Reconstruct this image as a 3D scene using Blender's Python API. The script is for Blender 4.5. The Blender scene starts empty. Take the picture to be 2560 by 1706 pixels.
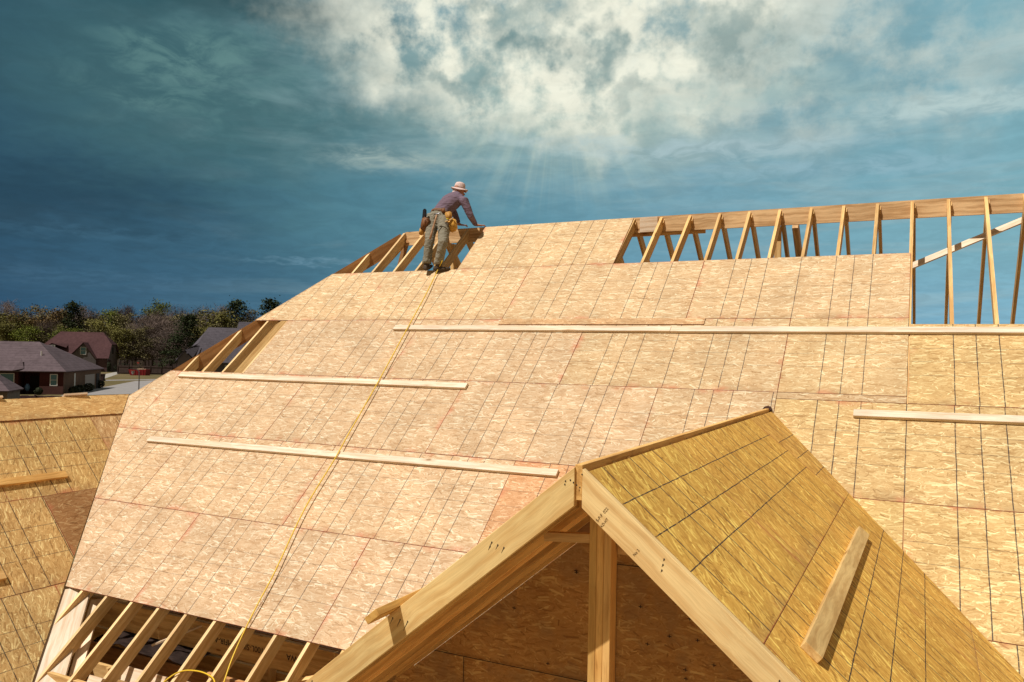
import bpy, bmesh, math, random
from mathutils import Vector, Matrix, noise as mnoise
random.seed(7)
S = bpy.context.scene
COL = S.collection
R = math.radians

# ------------------------------------------------------------------ camera basis
W, H, F = 2560, 1706, 2019.448
CR = Vector((0.891523, 0.452601, 0.018393)); CU = Vector((-0.008647, -0.023594, 0.999684)); CF = Vector((-0.452892, 0.891401, 0.017121))
CR.normalize(); CF = (CF - CR*CF.dot(CR)).normalized(); CU = CR.cross(CF)
def ray(x, y): return (CF*F + CR*(x-W/2) - CU*(y-H/2)).normalized()
def on_plane(x, y, P, n):
    d = ray(x, y); return d*(P.dot(n)/d.dot(n))
def at_y(x, y, Y): d = ray(x, y); return d*(Y/d.y)
GZ = -5.8
def on_ground(x, y, z=GZ): d = ray(x, y); return d*(z/d.z)
def at_depth(x, depth, z=GZ):
    d = ray(x, 860); P = d*(depth/d.dot(CF)); P.z = z; return P

cam = bpy.data.cameras.new('camera'); camo = bpy.data.objects.new('camera', cam); COL.objects.link(camo)
cam.sensor_width = 36; cam.lens = F/W*36; cam.clip_start = .05; cam.clip_end = 6000
M = Matrix((CR, CU, -CF)).transposed().to_4x4(); camo.matrix_world = M
S.camera = camo

# ------------------------------------------------------------------ materials
def lin(r, g, b):
    f = lambda c: (c/255/12.92) if c/255 <= .04045 else ((c/255+.055)/1.055)**2.4
    return (f(r), f(g), f(b), 1)
class NT:
    def __init__(s, tree): s.t = tree; s.n = tree.nodes; s.l = tree.links
    def node(s, ty, **kw):
        n = s.n.new(ty)
        for k, v in kw.items(): setattr(n, k, v)
        return n
    def put(s, sock, v):
        if isinstance(v, bpy.types.NodeSocket): s.l.new(v, sock)
        elif v is not None: sock.default_value = v
    def math(s, op, a, b=None, c=None, clamp=False):
        n = s.node('ShaderNodeMath', operation=op); n.use_clamp = clamp
        s.put(n.inputs[0], a); s.put(n.inputs[1], b)
        if c is not None: s.put(n.inputs[2], c)
        return n.outputs[0]
    def vmath(s, op, a, b=None, out=0):
        n = s.node('ShaderNodeVectorMath', operation=op); s.put(n.inputs[0], a)
        if b is not None: s.put(n.inputs[1], b)
        return n.outputs[out]
    def mix(s, f, a, b, mode='MIX'):
        n = s.node('ShaderNodeMix', data_type='RGBA', blend_type=mode); n.clamp_factor = True
        s.put(n.inputs[0], f); s.put(n.inputs[6], a); s.put(n.inputs[7], b); return n.outputs[2]
    def maprange(s, v, a, b, c=0., d=1., smooth=True):
        n = s.node('ShaderNodeMapRange'); n.interpolation_type = 'SMOOTHSTEP' if smooth else 'LINEAR'
        s.put(n.inputs[0], v); s.put(n.inputs[1], a); s.put(n.inputs[2], b); s.put(n.inputs[3], c); s.put(n.inputs[4], d); return n.outputs[0]
    def noise(s, vec, scale, detail=2., rough=.5, dist=0., out=0, dim='3D'):
        n = s.node('ShaderNodeTexNoise', noise_dimensions=dim); s.put(n.inputs['Vector'], vec); n.inputs['Scale'].default_value = scale
        n.inputs['Detail'].default_value = detail; n.inputs['Roughness'].default_value = rough; n.inputs['Distortion'].default_value = dist
        return n.outputs[out]
    def mapping(s, vec, loc=(0,0,0), rot=(0,0,0), scale=(1,1,1)):
        n = s.node('ShaderNodeMapping')
        if rot != (0, 0, 0): n.vector_type = 'TEXTURE'; scale = tuple(1/k for k in scale)      # rotate first, then stretch
        s.put(n.inputs[0], vec); n.inputs[1].default_value = loc; n.inputs[2].default_value = rot; n.inputs[3].default_value = scale
        return n.outputs[0]
    def ramp(s, v, stops, mode='LINEAR'):
        n = s.node('ShaderNodeValToRGB'); s.put(n.inputs[0], v); cr = n.color_ramp; cr.interpolation = mode
        while len(cr.elements) < len(stops): cr.elements.new(.5)
        for e, (p, c) in zip(cr.elements, stops): e.position = p; e.color = c
        return n.outputs[0]
    def sep(s, v):
        n = s.node('ShaderNodeSeparateXYZ'); s.put(n.inputs[0], v); return n.outputs
    def comb(s, x, y, z):
        n = s.node('ShaderNodeCombineXYZ'); s.put(n.inputs[0], x); s.put(n.inputs[1], y); s.put(n.inputs[2], z); return n.outputs[0]

def new_mat(name, rough=.8, spec=.2):
    m = bpy.data.materials.new(name); m.use_nodes = True
    t = NT(m.node_tree); bs = t.n['Principled BSDF']; bs.inputs['Roughness'].default_value = rough
    bs.inputs['Specular IOR Level'].default_value = spec
    return m, t, bs
def plain(name, c, rough=.8, spec=.25, var=.12, scale=8., metallic=0., bump=0.):
    m, t, bs = new_mat(name, rough, spec)
    tc = t.node('ShaderNodeTexCoord').outputs['Object']
    n = t.noise(tc, scale, 4., .6)
    f = t.maprange(n, .3, .7, 1-var, 1+var)
    col = t.mix(1., c if len(c) == 4 else (*c, 1), t.comb(f, f, f), 'MULTIPLY')
    t.put(bs.inputs['Base Color'], col); bs.inputs['Metallic'].default_value = metallic
    if bump:
        b = t.node('ShaderNodeBump'); b.inputs['Strength'].default_value = bump; b.inputs['Distance'].default_value = .02
        t.put(b.inputs['Height'], n); t.put(bs.inputs['Normal'], b.outputs[0])
    return m

def osb(name, lines=True, yk=1., line_op=.75, edges=True, contrast=1., base=(.552,.386,.218), redk=1., rot=0., lw=.0040, xw=1., ss=1.):
    """oriented strand board: rotated, stretched cells for the strands; printed nail lines in sheet coordinates"""
    m, t, bs = new_mat(name, .72, .12)
    tc = t.node('ShaderNodeTexCoord').outputs['Object']
    oi = t.node('ShaderNodeObjectInfo')
    rnd = oi.outputs['Random']
    off = t.vmath('MULTIPLY', t.comb(rnd, rnd, rnd), (37., 53., 0.))
    P = t.vmath('ADD', tc, off)
    wob = t.noise(P, 9., 2., out=1)
    Pw = t.vmath('ADD', P, t.vmath('MULTIPLY', t.vmath('SUBTRACT', wob, (.5,.5,.5)), (.011,.011,0)))
    b = base
    mul = lambda k, w=0.: (min(b[0]*k*(1+.0*w),1), min(b[1]*k*(1+w),1), min(b[2]*k*(1+2*w),1), 1)
    A0 = rot
    na = t.noise(t.mapping(Pw, rot=(0, 0, R(A0)), scale=(8/ss, 40/ss, 1)), 1., 4., .66, 1.8, dim='2D')
    nb = t.noise(t.mapping(Pw, rot=(0, 0, R(A0+38)), scale=(11/ss, 46/ss, 1)), 1., 3., .62, 1.4, dim='2D')
    nc = t.noise(t.mapping(Pw, rot=(0, 0, R(A0-30)), scale=(14/ss, 60/ss, 1)), 1., 3., .62, 1.2, dim='2D')
    k = contrast
    col = t.ramp(na, [(.28, mul(1-.26*k, -.10)), (.44, mul(1-.06*k, -.02)), (.56, mul(1+.04*k)), (.72, mul(1+.20*k, .07))])
    col = t.mix(t.maprange(nb, .52, .70, 0., .75), col, mul(1+.26*k, .06))
    col = t.mix(t.maprange(nc, .55, .72, 0., .7), col, mul(1-.26*k, -.08))
    layers = [(52, .08, .017, .70), (-60, .07, .016, .76), (30, .11, .019, .55), (-34, .11, .019, .55), (18, .13, .021, .48), (-15, .14, .021, .48), (84, .06, .015, .88), (8, .15, .020, .55), (-4, .12, .018, .60)]
    for i, (ang, ln, wd, thr) in enumerate(layers):
        mp = t.mapping(Pw, loc=(i*3.1, i*7.7, 0), rot=(0, 0, R(ang+A0)), scale=(1/ln/ss, 1/wd/ss, 1))
        v = t.node('ShaderNodeTexVoronoi', voronoi_dimensions='2D', feature='F1', distance='CHEBYCHEV'); t.put(v.inputs['Vector'], mp); v.inputs['Scale'].default_value = 1.
        rgb = t.sep(v.outputs['Color'])
        rad = t.maprange(rgb[2], 0., 1., .16, .46, False)
        shape = t.maprange(t.math('SUBTRACT', v.outputs['Distance'], rad), -.05, .02, 1., 0.)
        pres = t.math('MULTIPLY', t.math('GREATER_THAN', rgb[0], thr), shape)
        tone = t.ramp(rgb[1], [(0, mul(1-.55*k, -.14)), (.10, mul(1-.28*k, -.10)), (.30, mul(1-.08*k, -.03)), (.55, mul(1+.04*k, .02)), (.78, mul(1+.20*k, .10)), (.90, mul(1+.42*k, .20)), (1, mul(1+.66*k, .30))])
        col = t.mix(t.math('MULTIPLY', pres, .80), col, tone)
    big = t.noise(P, 1.7, 3., .6)
    f = t.maprange(big, .3, .7, .90, 1.08); col = t.mix(1., col, t.comb(f, f, f), 'MULTIPLY')
    dirt = t.maprange(t.noise(P, 4.5, 6., .75), .60, .74, 0., .38)
    col = t.mix(dirt, col, mul(.55, -.15))
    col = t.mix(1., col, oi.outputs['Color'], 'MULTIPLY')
    x, y, z = t.sep(tc)
    wv = t.noise(tc, 6., 2.)
    wv = t.math('MULTIPLY', t.math('SUBTRACT', wv, .5), .010)
    stain = t.math('MULTIPLY', t.maprange(y, .0, .17, 1., 0.), t.maprange(t.noise(P, 2.4, 5., .65), .46, .62, 0., .42))
    col = t.mix(stain, col, mul(.52, -.10))
    if lines:
        xs = [k*.3048/12*1 for k in (16, 24, 32, 48, 64, 72, 80)]; ys = [k*.3048/12 for k in (16, 24, 32)]
        def band(c, vals, w):
            s_ = None
            for v_ in vals:
                n = t.math('COMPARE', c, v_, w); s_ = n if s_ is None else t.math('MAXIMUM', s_, n)
            return s_
        br = t.maprange(t.noise(P, 14., 4., .8), .32, .52, .35, 1.)
        lx = t.math('MULTIPLY', band(t.math('ADD', x, wv), xs, lw*xw), line_op)
        ly = t.math('MULTIPLY', band(t.math('ADD', y, wv), ys, lw*.72), line_op*yk)
        l = t.math('MULTIPLY', t.math('MAXIMUM', lx, ly), br)
        col = t.mix(l, col, (.035, .03, .035, 1))
    if edges:
        dx = t.math('MINIMUM', x, t.math('SUBTRACT', 2.4384, x)); dy = t.math('MINIMUM', y, t.math('SUBTRACT', 1.2192, y))
        d = t.math('MINIMUM', t.math('ABSOLUTE', dx), t.math('ABSOLUTE', dy))
        core = t.maprange(d, .0035, .007, .85, 0.)
        nn = t.noise(P, 3.2, 3., .6)
        blur = t.math('MULTIPLY', t.maprange(d, .0, .10, 1., 0.), t.maprange(nn, .50, .68, 0., .55*redk))
        col = t.mix(t.math('MULTIPLY', core, t.maprange(nn, .38, .6, .45, 1.)), col, (.30, .045, .03, 1))
        col = t.mix(blur, col, (.52, .16, .085, 1))
    t.put(bs.inputs['Base Color'], col)
    bp = t.node('ShaderNodeBump'); bp.inputs['Strength'].default_value = .10; bp.inputs['Distance'].default_value = .002
    t.put(bp.inputs['Height'], t.noise(t.mapping(Pw, scale=(14, 60, 1)), 1., 3., .6)); t.put(bs.inputs['Normal'], bp.outputs[0])
    return m

def lumber(name, base, knot=1., vark=.12, rough=.65, streak=.35):
    m, t, bs = new_mat(name, rough, .15)
    tc = t.node('ShaderNodeTexCoord').outputs['Object']
    oi = t.node('ShaderNodeObjectInfo'); rnd = oi.outputs['Random']
    P = t.vmath('ADD', tc, t.vmath('MULTIPLY', t.comb(rnd, rnd, rnd), (91., 17., 5.)))
    wob = t.noise(P, 3.5, 2., out=1)
    Pw = t.vmath('ADD', P, t.vmath('MULTIPLY', t.vmath('SUBTRACT', wob, (.5,.5,.5)), (0., .05, .05)))
    g1 = t.noise(t.mapping(Pw, scale=(1.3, 28, 28)), 1., 3., .55)
    g2 = t.noise(t.mapping(Pw, scale=(5, 220, 220)), 1., 2., .6)
    b = base; c = lambda k, w=0.: (min(b[0]*k, 1), min(b[1]*k*(1+w), 1), min(b[2]*k*(1+2*w), 1), 1)
    col = t.mix(t.maprange(g1, .35, .68), c(1.08, .03), c(1-streak*.65, -.10))
    f = t.maprange(g2, .3, .7, .92, 1.06); col = t.mix(1., col, t.comb(f, f, f), 'MULTIPLY')
    # knots
    mp = t.mapping(Pw, scale=(2.1, 7.5, 7.5))
    v = t.node('ShaderNodeTexVoronoi', voronoi_dimensions='3D', feature='F1'); t.put(v.inputs['Vector'], mp); v.inputs['Scale'].default_value = 1.
    pres = t.math('GREATER_THAN', t.sep(v.outputs['Color'])[0], 1-.30*knot)
    halo = t.math('MULTIPLY', t.maprange(v.outputs['Distance'], .08, .30, .55, 0.), pres)
    kn = t.math('MULTIPLY', t.maprange(v.outputs['Distance'], .07, .12, .85, 0.), pres)
    col = t.mix(halo, col, c(.72, -.2)); col = t.mix(kn, col, c(.34, -.35))
    vr = t.maprange(rnd, 0., 1., 1-vark, 1+vark); col = t.mix(1., col, t.comb(vr, vr, vr), 'MULTIPLY')
    big = t.maprange(t.noise(P, 1.3, 3., .6), .35, .7, 1.05, .86); col = t.mix(1., col, t.comb(big, big, big), 'MULTIPLY')
    col = t.mix(1., col, oi.outputs['Color'], 'MULTIPLY')
    t.put(bs.inputs['Base Color'], col)
    return m

OSB = osb('osb_main', yk=.6, line_op=.85, contrast=.66)
OSBP = osb('osb_plain', lines=False, edges=False, contrast=.8)
OSBW = osb('osb_wing', yk=.8, line_op=.9, redk=1., rot=75, lw=.0052)
OSBR = osb('osb_right', yk=.6, line_op=.9, lw=.0046, contrast=.80)
OSBWALL = osb('osb_wall', yk=.8, line_op=.7, edges=False, contrast=1.2)
EDGE = plain('osb_edge', (.30, .12, .07), var=.3, scale=60)
EDGE2 = plain('osb_cut_edge', (.36, .21, .09), var=.45, scale=90)
LUM = lumber('lumber', (.72, .46, .19))
LUMM = lumber('lumber_mid', (.76, .54, .28), knot=.5, streak=.25)
LUMP = lumber('lumber_pale', (.74, .58, .42), knot=.5, streak=.22)
LUMR = lumber('lumber_ridge', (.66, .43, .22), knot=1.4, streak=.45)
LUMB = lumber('lumber_brown', (.48, .25, .10), knot=.6)
LUMY = lumber('lumber_rake', (.77, .55, .24), knot=.45, streak=.18, vark=.03)
LUMW = lumber('lumber_dry', (.66, .55, .42), knot=.35, streak=.15)

# ------------------------------------------------------------------ object helpers
MW = {}
def tag(o, label=None, cat=None, group=None, kind=None):
    if label: o['label'] = label
    if cat: o['category'] = cat
    if group: o['group'] = group
    if kind: o['kind'] = kind
    return o
def thing(name, label, cat, loc=(0,0,0), rz=0., group=None):
    o = bpy.data.objects.new(name, None); COL.objects.link(o); o.empty_display_size = .3
    M = Matrix.Translation(Vector(loc)) @ Matrix.Rotation(rz, 4, 'Z'); o.matrix_world = M; MW[o.name] = M
    return tag(o, label, cat, group)
def add_obj(name, me, mats, M=None, parent=None):
    o = bpy.data.objects.new(name, me); COL.objects.link(o)
    for m in (mats if isinstance(mats, (list, tuple)) else [mats]):
        if m: me.materials.append(m)
    M = M if M is not None else Matrix.Identity(4)
    if parent:
        o.parent = parent; o.matrix_parent_inverse = MW[parent.name].inverted()
    o.matrix_world = M
    o.matrix_basis = M
    MW[o.name] = M
    return o
def frame(o, ax, ay, az):
    M = Matrix.Identity(4)
    for i, v in enumerate((ax, ay, az, o)):
        for j in range(3): M[j][i] = v[j]
    return M
def bm_to(name, bm, mats, M=None, parent=None, smooth=False):
    me = bpy.data.meshes.new(name); bmesh.ops.recalc_face_normals(bm, faces=bm.faces); bm.to_mesh(me); bm.free()
    if smooth:
        for p in me.polygons: p.use_smooth = True
    return add_obj(name, me, mats, M, parent)
def add_prism(bm, pts, z0, z1, side=0):
    lo = [bm.verts.new((x, y, z0)) for x, y in pts]; hi = [bm.verts.new((x, y, z1)) for x, y in pts]
    n = len(pts)
    a = bm.faces.new(hi); b = bm.faces.new(lo[::-1])
    for i in range(n):
        f = bm.faces.new((lo[i], lo[(i+1) % n], hi[(i+1) % n], hi[i])); f.material_index = side
    return a
def prism(name, pts, z0, z1, M, mats, parent=None, side=0, bevel=0.):
    bm = bmesh.new(); add_prism(bm, pts, z0, z1, side)
    if bevel: bmesh.ops.bevel(bm, geom=list(bm.edges), offset=bevel, segments=1, affect='EDGES')
    return bm_to(name, bm, mats, M, parent)
def board(name, p0, p1, up, mat, parent=None, w=.038, d=.14, oy=0., oz=0., bevel=0., ext=(0, 0)):
    """a straight board p0->p1; 'up' is the direction of its depth d; top face passes through p0,p1 (offset oy, oz)"""
    p0 = Vector(p0); p1 = Vector(p1); ax = (p1-p0).normalized(); az = Vector(up); az = (az - ax*az.dot(ax)).normalized(); ay = az.cross(ax)
    L = (p1-p0).length
    M = frame(p0, ax, ay, az)
    return prism(name, [(-ext[0], -w/2+oy), (L+ext[1], -w/2+oy), (L+ext[1], w/2+oy), (-ext[0], w/2+oy)], oz-d, oz, M, mat, parent, bevel=bevel)
def box_bm(bm, c, sx, sy, sz, rz=0.):
    c = Vector(c); r = bmesh.ops.create_cube(bm, size=1., matrix=Matrix.Translation(c) @ Matrix.Rotation(rz, 4, 'Z') @ Matrix.Diagonal((sx, sy, sz, 1)))
    return r['verts']
def tube_bm(bm, pts, rad, seg=8, cap=True):
    pts = [Vector(p) for p in pts]; n = len(pts); rads = rad if isinstance(rad, (list, tuple)) else [rad]*n
    rings = []; prev = None
    for i, p in enumerate(pts):
        tdir = (pts[min(i+1, n-1)] - pts[max(i-1, 0)]).normalized()
        if prev is None: a = tdir.orthogonal().normalized()
        else: a = (prev - tdir*prev.dot(tdir)).normalized()
        prev = a; b = tdir.cross(a)
        rings.append([bm.verts.new(p + (a*math.cos(k*2*math.pi/seg) + b*math.sin(k*2*math.pi/seg))*rads[i]) for k in range(seg)])
    for i in range(n-1):
        for k in range(seg):
            bm.faces.new((rings[i][k], rings[i][(k+1) % seg], rings[i+1][(k+1) % seg], rings[i+1][k]))
    if cap: bm.faces.new(rings[0][::-1]); bm.faces.new(rings[-1])
def smooth_curve(pts, n=8):
    pts = [Vector(p) for p in pts]; out = []
    for i in range(len(pts)-1):
        p0 = pts[max(i-1, 0)]; p1 = pts[i]; p2 = pts[i+1]; p3 = pts[min(i+2, len(pts)-1)]
        for k in range(n):
            u = k/n; out.append(.5*((2*p1) + (p2-p0)*u + (2*p0-5*p1+4*p2-p3)*u*u + (3*p1-p0-3*p2+p3)*u**3))
    out.append(pts[-1]); return out
def clip(poly, a, b, c):
    """keep a*x+b*y>=c"""
    out = []
    for i in range(len(poly)):
        p, q = poly[i], poly[(i+1) % len(poly)]
        dp = a*p[0]+b*p[1]-c; dq = a*q[0]+b*q[1]-c
        if dp >= 0: out.append(p)
        if (dp >= 0) != (dq >= 0):
            s = dp/(dp-dq); out.append((p[0]+(q[0]-p[0])*s, p[1]+(q[1]-p[1])*s))
    return out

# ------------------------------------------------------------------ roof geometry
A = R(42.03); ca, sa = math.cos(A), math.sin(A)
O0 = Vector((-2.5747, 9.7118, .4775)); NX = Vector((1, 0, 0)); NS = Vector((0, ca, sa)); NM = Vector((0, -sa, ca))
FT4 = 1.219
def pm(x, v, off=0.): return Vector((x, O0.y, O0.z)) + NS*(v*FT4) + NM*off
def Ux(n, v=0.):
    if n >= 0: return O0.x + 2.438*(n+.003)
    return O0.x + 2.438*(1.035*n + (.015*(v+1) if v < -1 else 0))
def hipx(v): return -9.60 + .82*v
def valx(v): return -10.816 - .775*(v+1.485)

house = thing('house_frame', 'large unfinished timber house roof sheathed with wood strand boards and open rafters', 'house', (-5, 8, GZ))

def sheet(row_v, nl, nr, n0=None, tint=(1,1,1), mat=None, vtop=None, label=None, raise_=0., name='sheathing_panel', skew=True, vb=None):
    """one sheet of the main slope: bottom edge at course row_v, from n=nl to n=nr; n0 = where its printed pattern starts"""
    n0 = nl if n0 is None else n0
    vb_ = row_v if vb is None else vb
    top = (row_v+1) if vtop is None else vtop
    xl, xr = Ux(nl, row_v+.5), Ux(nr, row_v+.5); x0 = Ux(n0, row_v+.5)
    st = (xr-xl)/(2.438*(nr-nl))
    g = .0026
    poly = [(xl+g, vb_*FT4+g), (xr-g, vb_*FT4+g), (xr-g, top*FT4-g), (xl+g, top*FT4-g)]
    # hip: x >= hipx(v) ; valley: x >= valx(v)
    poly = clip(poly, 1, -.82/FT4, -9.60+.012)
    if len(poly) > 2: poly = clip(poly, 1, .775/FT4, -10.816-.775*1.485+.01)
    if len(poly) < 3: return None
    loc = [((x-x0)/st, y-row_v*FT4) for x, y in poly]
    M = frame(pm(x0, row_v, raise_ + random.uniform(0, .0022)), NX*st, NS, NM)
    o = prism(name, loc, -.011, 0, M, [mat or OSB, EDGE], house, side=1)
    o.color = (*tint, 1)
    if label: o['label'] = label
    return o
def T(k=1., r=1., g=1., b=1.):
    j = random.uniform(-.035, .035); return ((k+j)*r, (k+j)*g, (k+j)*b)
# top row
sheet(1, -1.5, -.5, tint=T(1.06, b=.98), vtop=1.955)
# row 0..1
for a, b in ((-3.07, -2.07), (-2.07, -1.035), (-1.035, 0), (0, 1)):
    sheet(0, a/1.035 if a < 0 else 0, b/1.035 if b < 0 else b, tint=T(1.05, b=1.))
# row -1..0
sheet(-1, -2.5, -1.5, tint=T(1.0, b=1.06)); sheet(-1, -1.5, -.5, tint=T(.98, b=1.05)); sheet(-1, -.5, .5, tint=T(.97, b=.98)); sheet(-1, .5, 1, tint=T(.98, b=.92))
# narrow strip overlapping under the long board
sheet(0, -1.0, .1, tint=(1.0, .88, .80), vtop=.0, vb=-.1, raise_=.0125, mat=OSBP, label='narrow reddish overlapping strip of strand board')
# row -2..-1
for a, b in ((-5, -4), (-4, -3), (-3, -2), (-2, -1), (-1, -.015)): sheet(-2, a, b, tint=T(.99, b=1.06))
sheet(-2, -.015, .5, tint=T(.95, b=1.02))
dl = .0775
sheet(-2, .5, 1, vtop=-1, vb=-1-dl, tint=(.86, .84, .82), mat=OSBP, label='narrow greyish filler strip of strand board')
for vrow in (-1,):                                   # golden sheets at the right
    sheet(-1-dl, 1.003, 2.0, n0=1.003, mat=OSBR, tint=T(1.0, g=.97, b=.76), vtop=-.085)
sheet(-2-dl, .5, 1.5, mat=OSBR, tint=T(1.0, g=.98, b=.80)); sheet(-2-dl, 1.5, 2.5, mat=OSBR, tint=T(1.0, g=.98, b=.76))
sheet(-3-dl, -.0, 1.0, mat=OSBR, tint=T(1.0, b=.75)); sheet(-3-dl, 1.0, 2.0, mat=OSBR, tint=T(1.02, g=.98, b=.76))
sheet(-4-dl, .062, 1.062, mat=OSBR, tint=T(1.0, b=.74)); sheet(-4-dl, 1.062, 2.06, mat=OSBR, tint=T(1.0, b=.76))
# row -3..-2
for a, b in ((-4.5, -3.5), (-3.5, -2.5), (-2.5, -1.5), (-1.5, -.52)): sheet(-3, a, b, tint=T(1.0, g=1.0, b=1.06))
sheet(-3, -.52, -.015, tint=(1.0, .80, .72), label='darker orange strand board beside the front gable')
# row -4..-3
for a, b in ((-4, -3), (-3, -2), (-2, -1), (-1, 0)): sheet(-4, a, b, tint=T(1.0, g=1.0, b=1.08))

# ridge board of the main roof and its splice
ZR = pm(0, 1.955).z
XL = -7.93
RB = Matrix.Identity(4)
for i, (xa, xb) in enumerate(((XL, -3.99), (-3.985, 1.2), (1.205, 3.0))):
    o = prism('ridge_board', [(0, 0), (xb-xa, 0), (xb-xa, .23), (0, .23)], -.019, .019, frame((xa, 11.515, ZR-.23), Vector((1,0,0)), Vector((0,0,1)), Vector((0,-1,0))), LUMR, house)
    o.color = (1, 1, 1, 1)
prism('splice_board', [(0, 0), (1.16, 0), (1.16, .235), (0, .235)], -.019, .019, frame((-3.95, 11.556, ZR-.275), Vector((1,0,0)), Vector((0,0,1)), Vector((0,-1,0))), LUMR, house).color = (1.1,1.05,.9,1)
prism('ridge_block', [(0, 0), (.27, 0), (.27, .22), (0, .22)], -.01, .01, frame((-3.745, 11.485, ZR-.225), Vector((1,0,0)), Vector((0,0,1)), Vector((0,-1,0))), LUMP, house)

# common rafters of the front slope
RAFT_TOP = -.0118
for k in range(-21, 13):
    n = k/6.
    xt = Ux(n, 1.9) + (.10 if -14 <= k <= -9 else 0.); xb = Ux(n, -4.5)
    x0 = xb if abs(xb) else xt
    vt = 1.945; vb = -5.25
    # limited by hip (upper left) and valley (lower left)
    xm = Ux(n, 0) + (.10 if -14 <= k <= -9 else 0.)
    if xm < hipx(1.95): vt = (xm+9.60)/.82 - .03
    xl = Ux(n, -4)
    vv = -1.485 - (xl+10.816)/.775
    if xl < valx(-5.25): vb = vv + .02
    if vt - vb < .15: continue
    m = LUMM if k < -5 else LUM
    v0, v1 = vb, vt
    # keep each rafter straight between its two ends
    sh_ = .10 if -14 <= k <= -9 else 0.
    P1 = pm(Ux(n, min(v1, 1.9)) + sh_, v1, RAFT_TOP); P0 = pm(Ux(n, v0), v0, RAFT_TOP)
    o = board('rafter', P0, P1, NM, m, house, w=.038, d=.14)
    if k < -5 : o.color = (1., 1., 1., 1)
# back slope rafters
for k in range(-17, 13):
    n = k/6. ; x = Ux(n, 0)+ .02
    if x < XL: continue
    P1 = Vector((x, 11.54, ZR-.002)); P0 = Vector((x, 11.54+ca*6.6, ZR-sa*6.6))
    board('rafter', P0, P1, Vector((0, sa, ca)), LUM, house, w=.038, d=.14)
# a doubled leaning rafter and a post behind the ridge board
x = Ux(2.35/6)
board('rafter', Vector((x+.06, 11.54+ca*4.5, ZR-.18-sa*4.5)), Vector((x+.06, 11.55, ZR-.18)), Vector((0, sa, ca)), LUMR, house, w=.076, d=.14)
board('ridge_post', (Ux(1.6/6)+.12, 11.6, -3), (Ux(1.6/6)+.12, 11.6, ZR-.23), (0, -1, 0), LUM, house, w=.09, d=.038)
board('ridge_post', (-7.35, 11.56, -3), (-7.35, 11.56, ZR-.23), (0, -1, 0), LUM, house, w=.05, d=.09)
board('ridge_post', (-7.05, 11.60, -3), (-7.05, 11.60, ZR-.23), (0, -1, 0), LUM, house, w=.06, d=.09)

# hip rafters (front and back) and the jacks of the left hip face
def hip_pt(v, off=0.): return pm(hipx(v), v, off)
top = Vector((XL+.02, 11.5, ZR)); bot = hip_pt(-2.6)
for (a, b, mm, w, dd) in ((hip_pt(1.93), bot, LUMB, .038, .20),):
    hd = (b-a).normalized(); side = hd.cross(Vector((0,0,1))).normalized(); upv = side.cross(hd)
    board('hip_rafter', a + Vector((0,0,-.012)), b + Vector((0,0,-.012)), upv if upv.z > 0 else -upv, [mm], house, w=.05, d=.22)
board('hip_rafter', (XL-.01, 11.55, ZR-.02), (XL-.01-4.6, 11.55+4.6, ZR-.02-4.6*math.tan(A)), (0, 0, 1), LUMB, house, w=.05, d=.2)
for j in range(0, 9):
    yj = 11.53 - j*.406
    # jack running from the front hip down the left face
    if j == 0: a = Vector((XL-.02, 11.53, ZR-.03))
    else:
        v = (yj - O0.y)/(ca*FT4); a = hip_pt(v) + Vector((-.03, 0, -.03))
    b = a + Vector((-4.2, 0, -4.2*math.tan(A)))
    if j in (1, 2, 4, 6): continue
    board('jack_rafter', a, b, (-sa, 0, ca), LUM, house, w=.038, d=.14)
# diagonal brace below the rafters on the right
a = on_plane(2287, 664, O0 - NM*.5, NM); b = on_plane(2560, 551, O0 - NM*.5, NM); d = (b-a).normalized()
board('diagonal_brace', a - d*.5, b + d*.9, NM, LUMW, house, w=.1, d=.02, oz=.02)

# ------------------------------------------------------------------ attic seen through the unsheathed strip
for j, yj in enumerate((4.9, 5.45, 5.86, 6.25, 6.62, 7.02, 7.45, 7.9)):
    board('ceiling_joist', (-9.5, yj, -3.42), (-2.0, yj, -3.42), (0, 0, 1), LUM if j % 3 else LUMB, house, w=.045, d=.235)
for xj in (-8.4, -7.1, -5.6, -4.1):
    board('ceiling_joist', (xj, 4.4, -3.68), (xj, 9.5, -3.68), (0, 0, 1), LUMB, house, w=.045, d=.235)
HB = on_ground(560, 1566, -2.95)
beam = board('header_beam', (-9.0, HB.y, -2.95), (-2.2, HB.y, -2.95), (0, 0, 1), LUM, house, w=.05, d=.3)
for (px0, py0, px1, py1) in ((310, 1663, 423, 1692), (228, 1688, 262, 1697), (455, 1700, 560, 1727)):
    a_ = on_ground(px0, py0, -3.33); b_ = on_ground(px1, py1, -3.33); b_.y = a_.y; Lb = b_.x-a_.x
    prism('blocking', [(0, 0), (Lb, 0), (Lb-.03, -.14), (0, -.14)], -.019, .019, frame(a_, Vector((1,0,0)), Vector((0,.45,.893)), Vector((0,-.893,.45))), LUMP, house)
board('collar_tie', (-7.95, 6.3, -3.3), (-6.5, 7.3, -2.75), (0, 0, 1), LUM, house, w=.04, d=.14)
board('collar_tie', (-6.4, 5.2, -3.34), (-4.5, 6.4, -2.95), (0, -.6, 1), LUM, house, w=.04, d=.09)
board('collar_tie', (-5.2, 5.5, -3.5), (-3.9, 7.4, -2.7), (0, 0, 1), LUMB, house, w=.04, d=.14)
board('scrap_batten', (-7.28, 6.0, -3.15), (-6.92, 6.35, -2.98), (0, 0, 1), LUMP, house, w=.03, d=.02)
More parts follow.
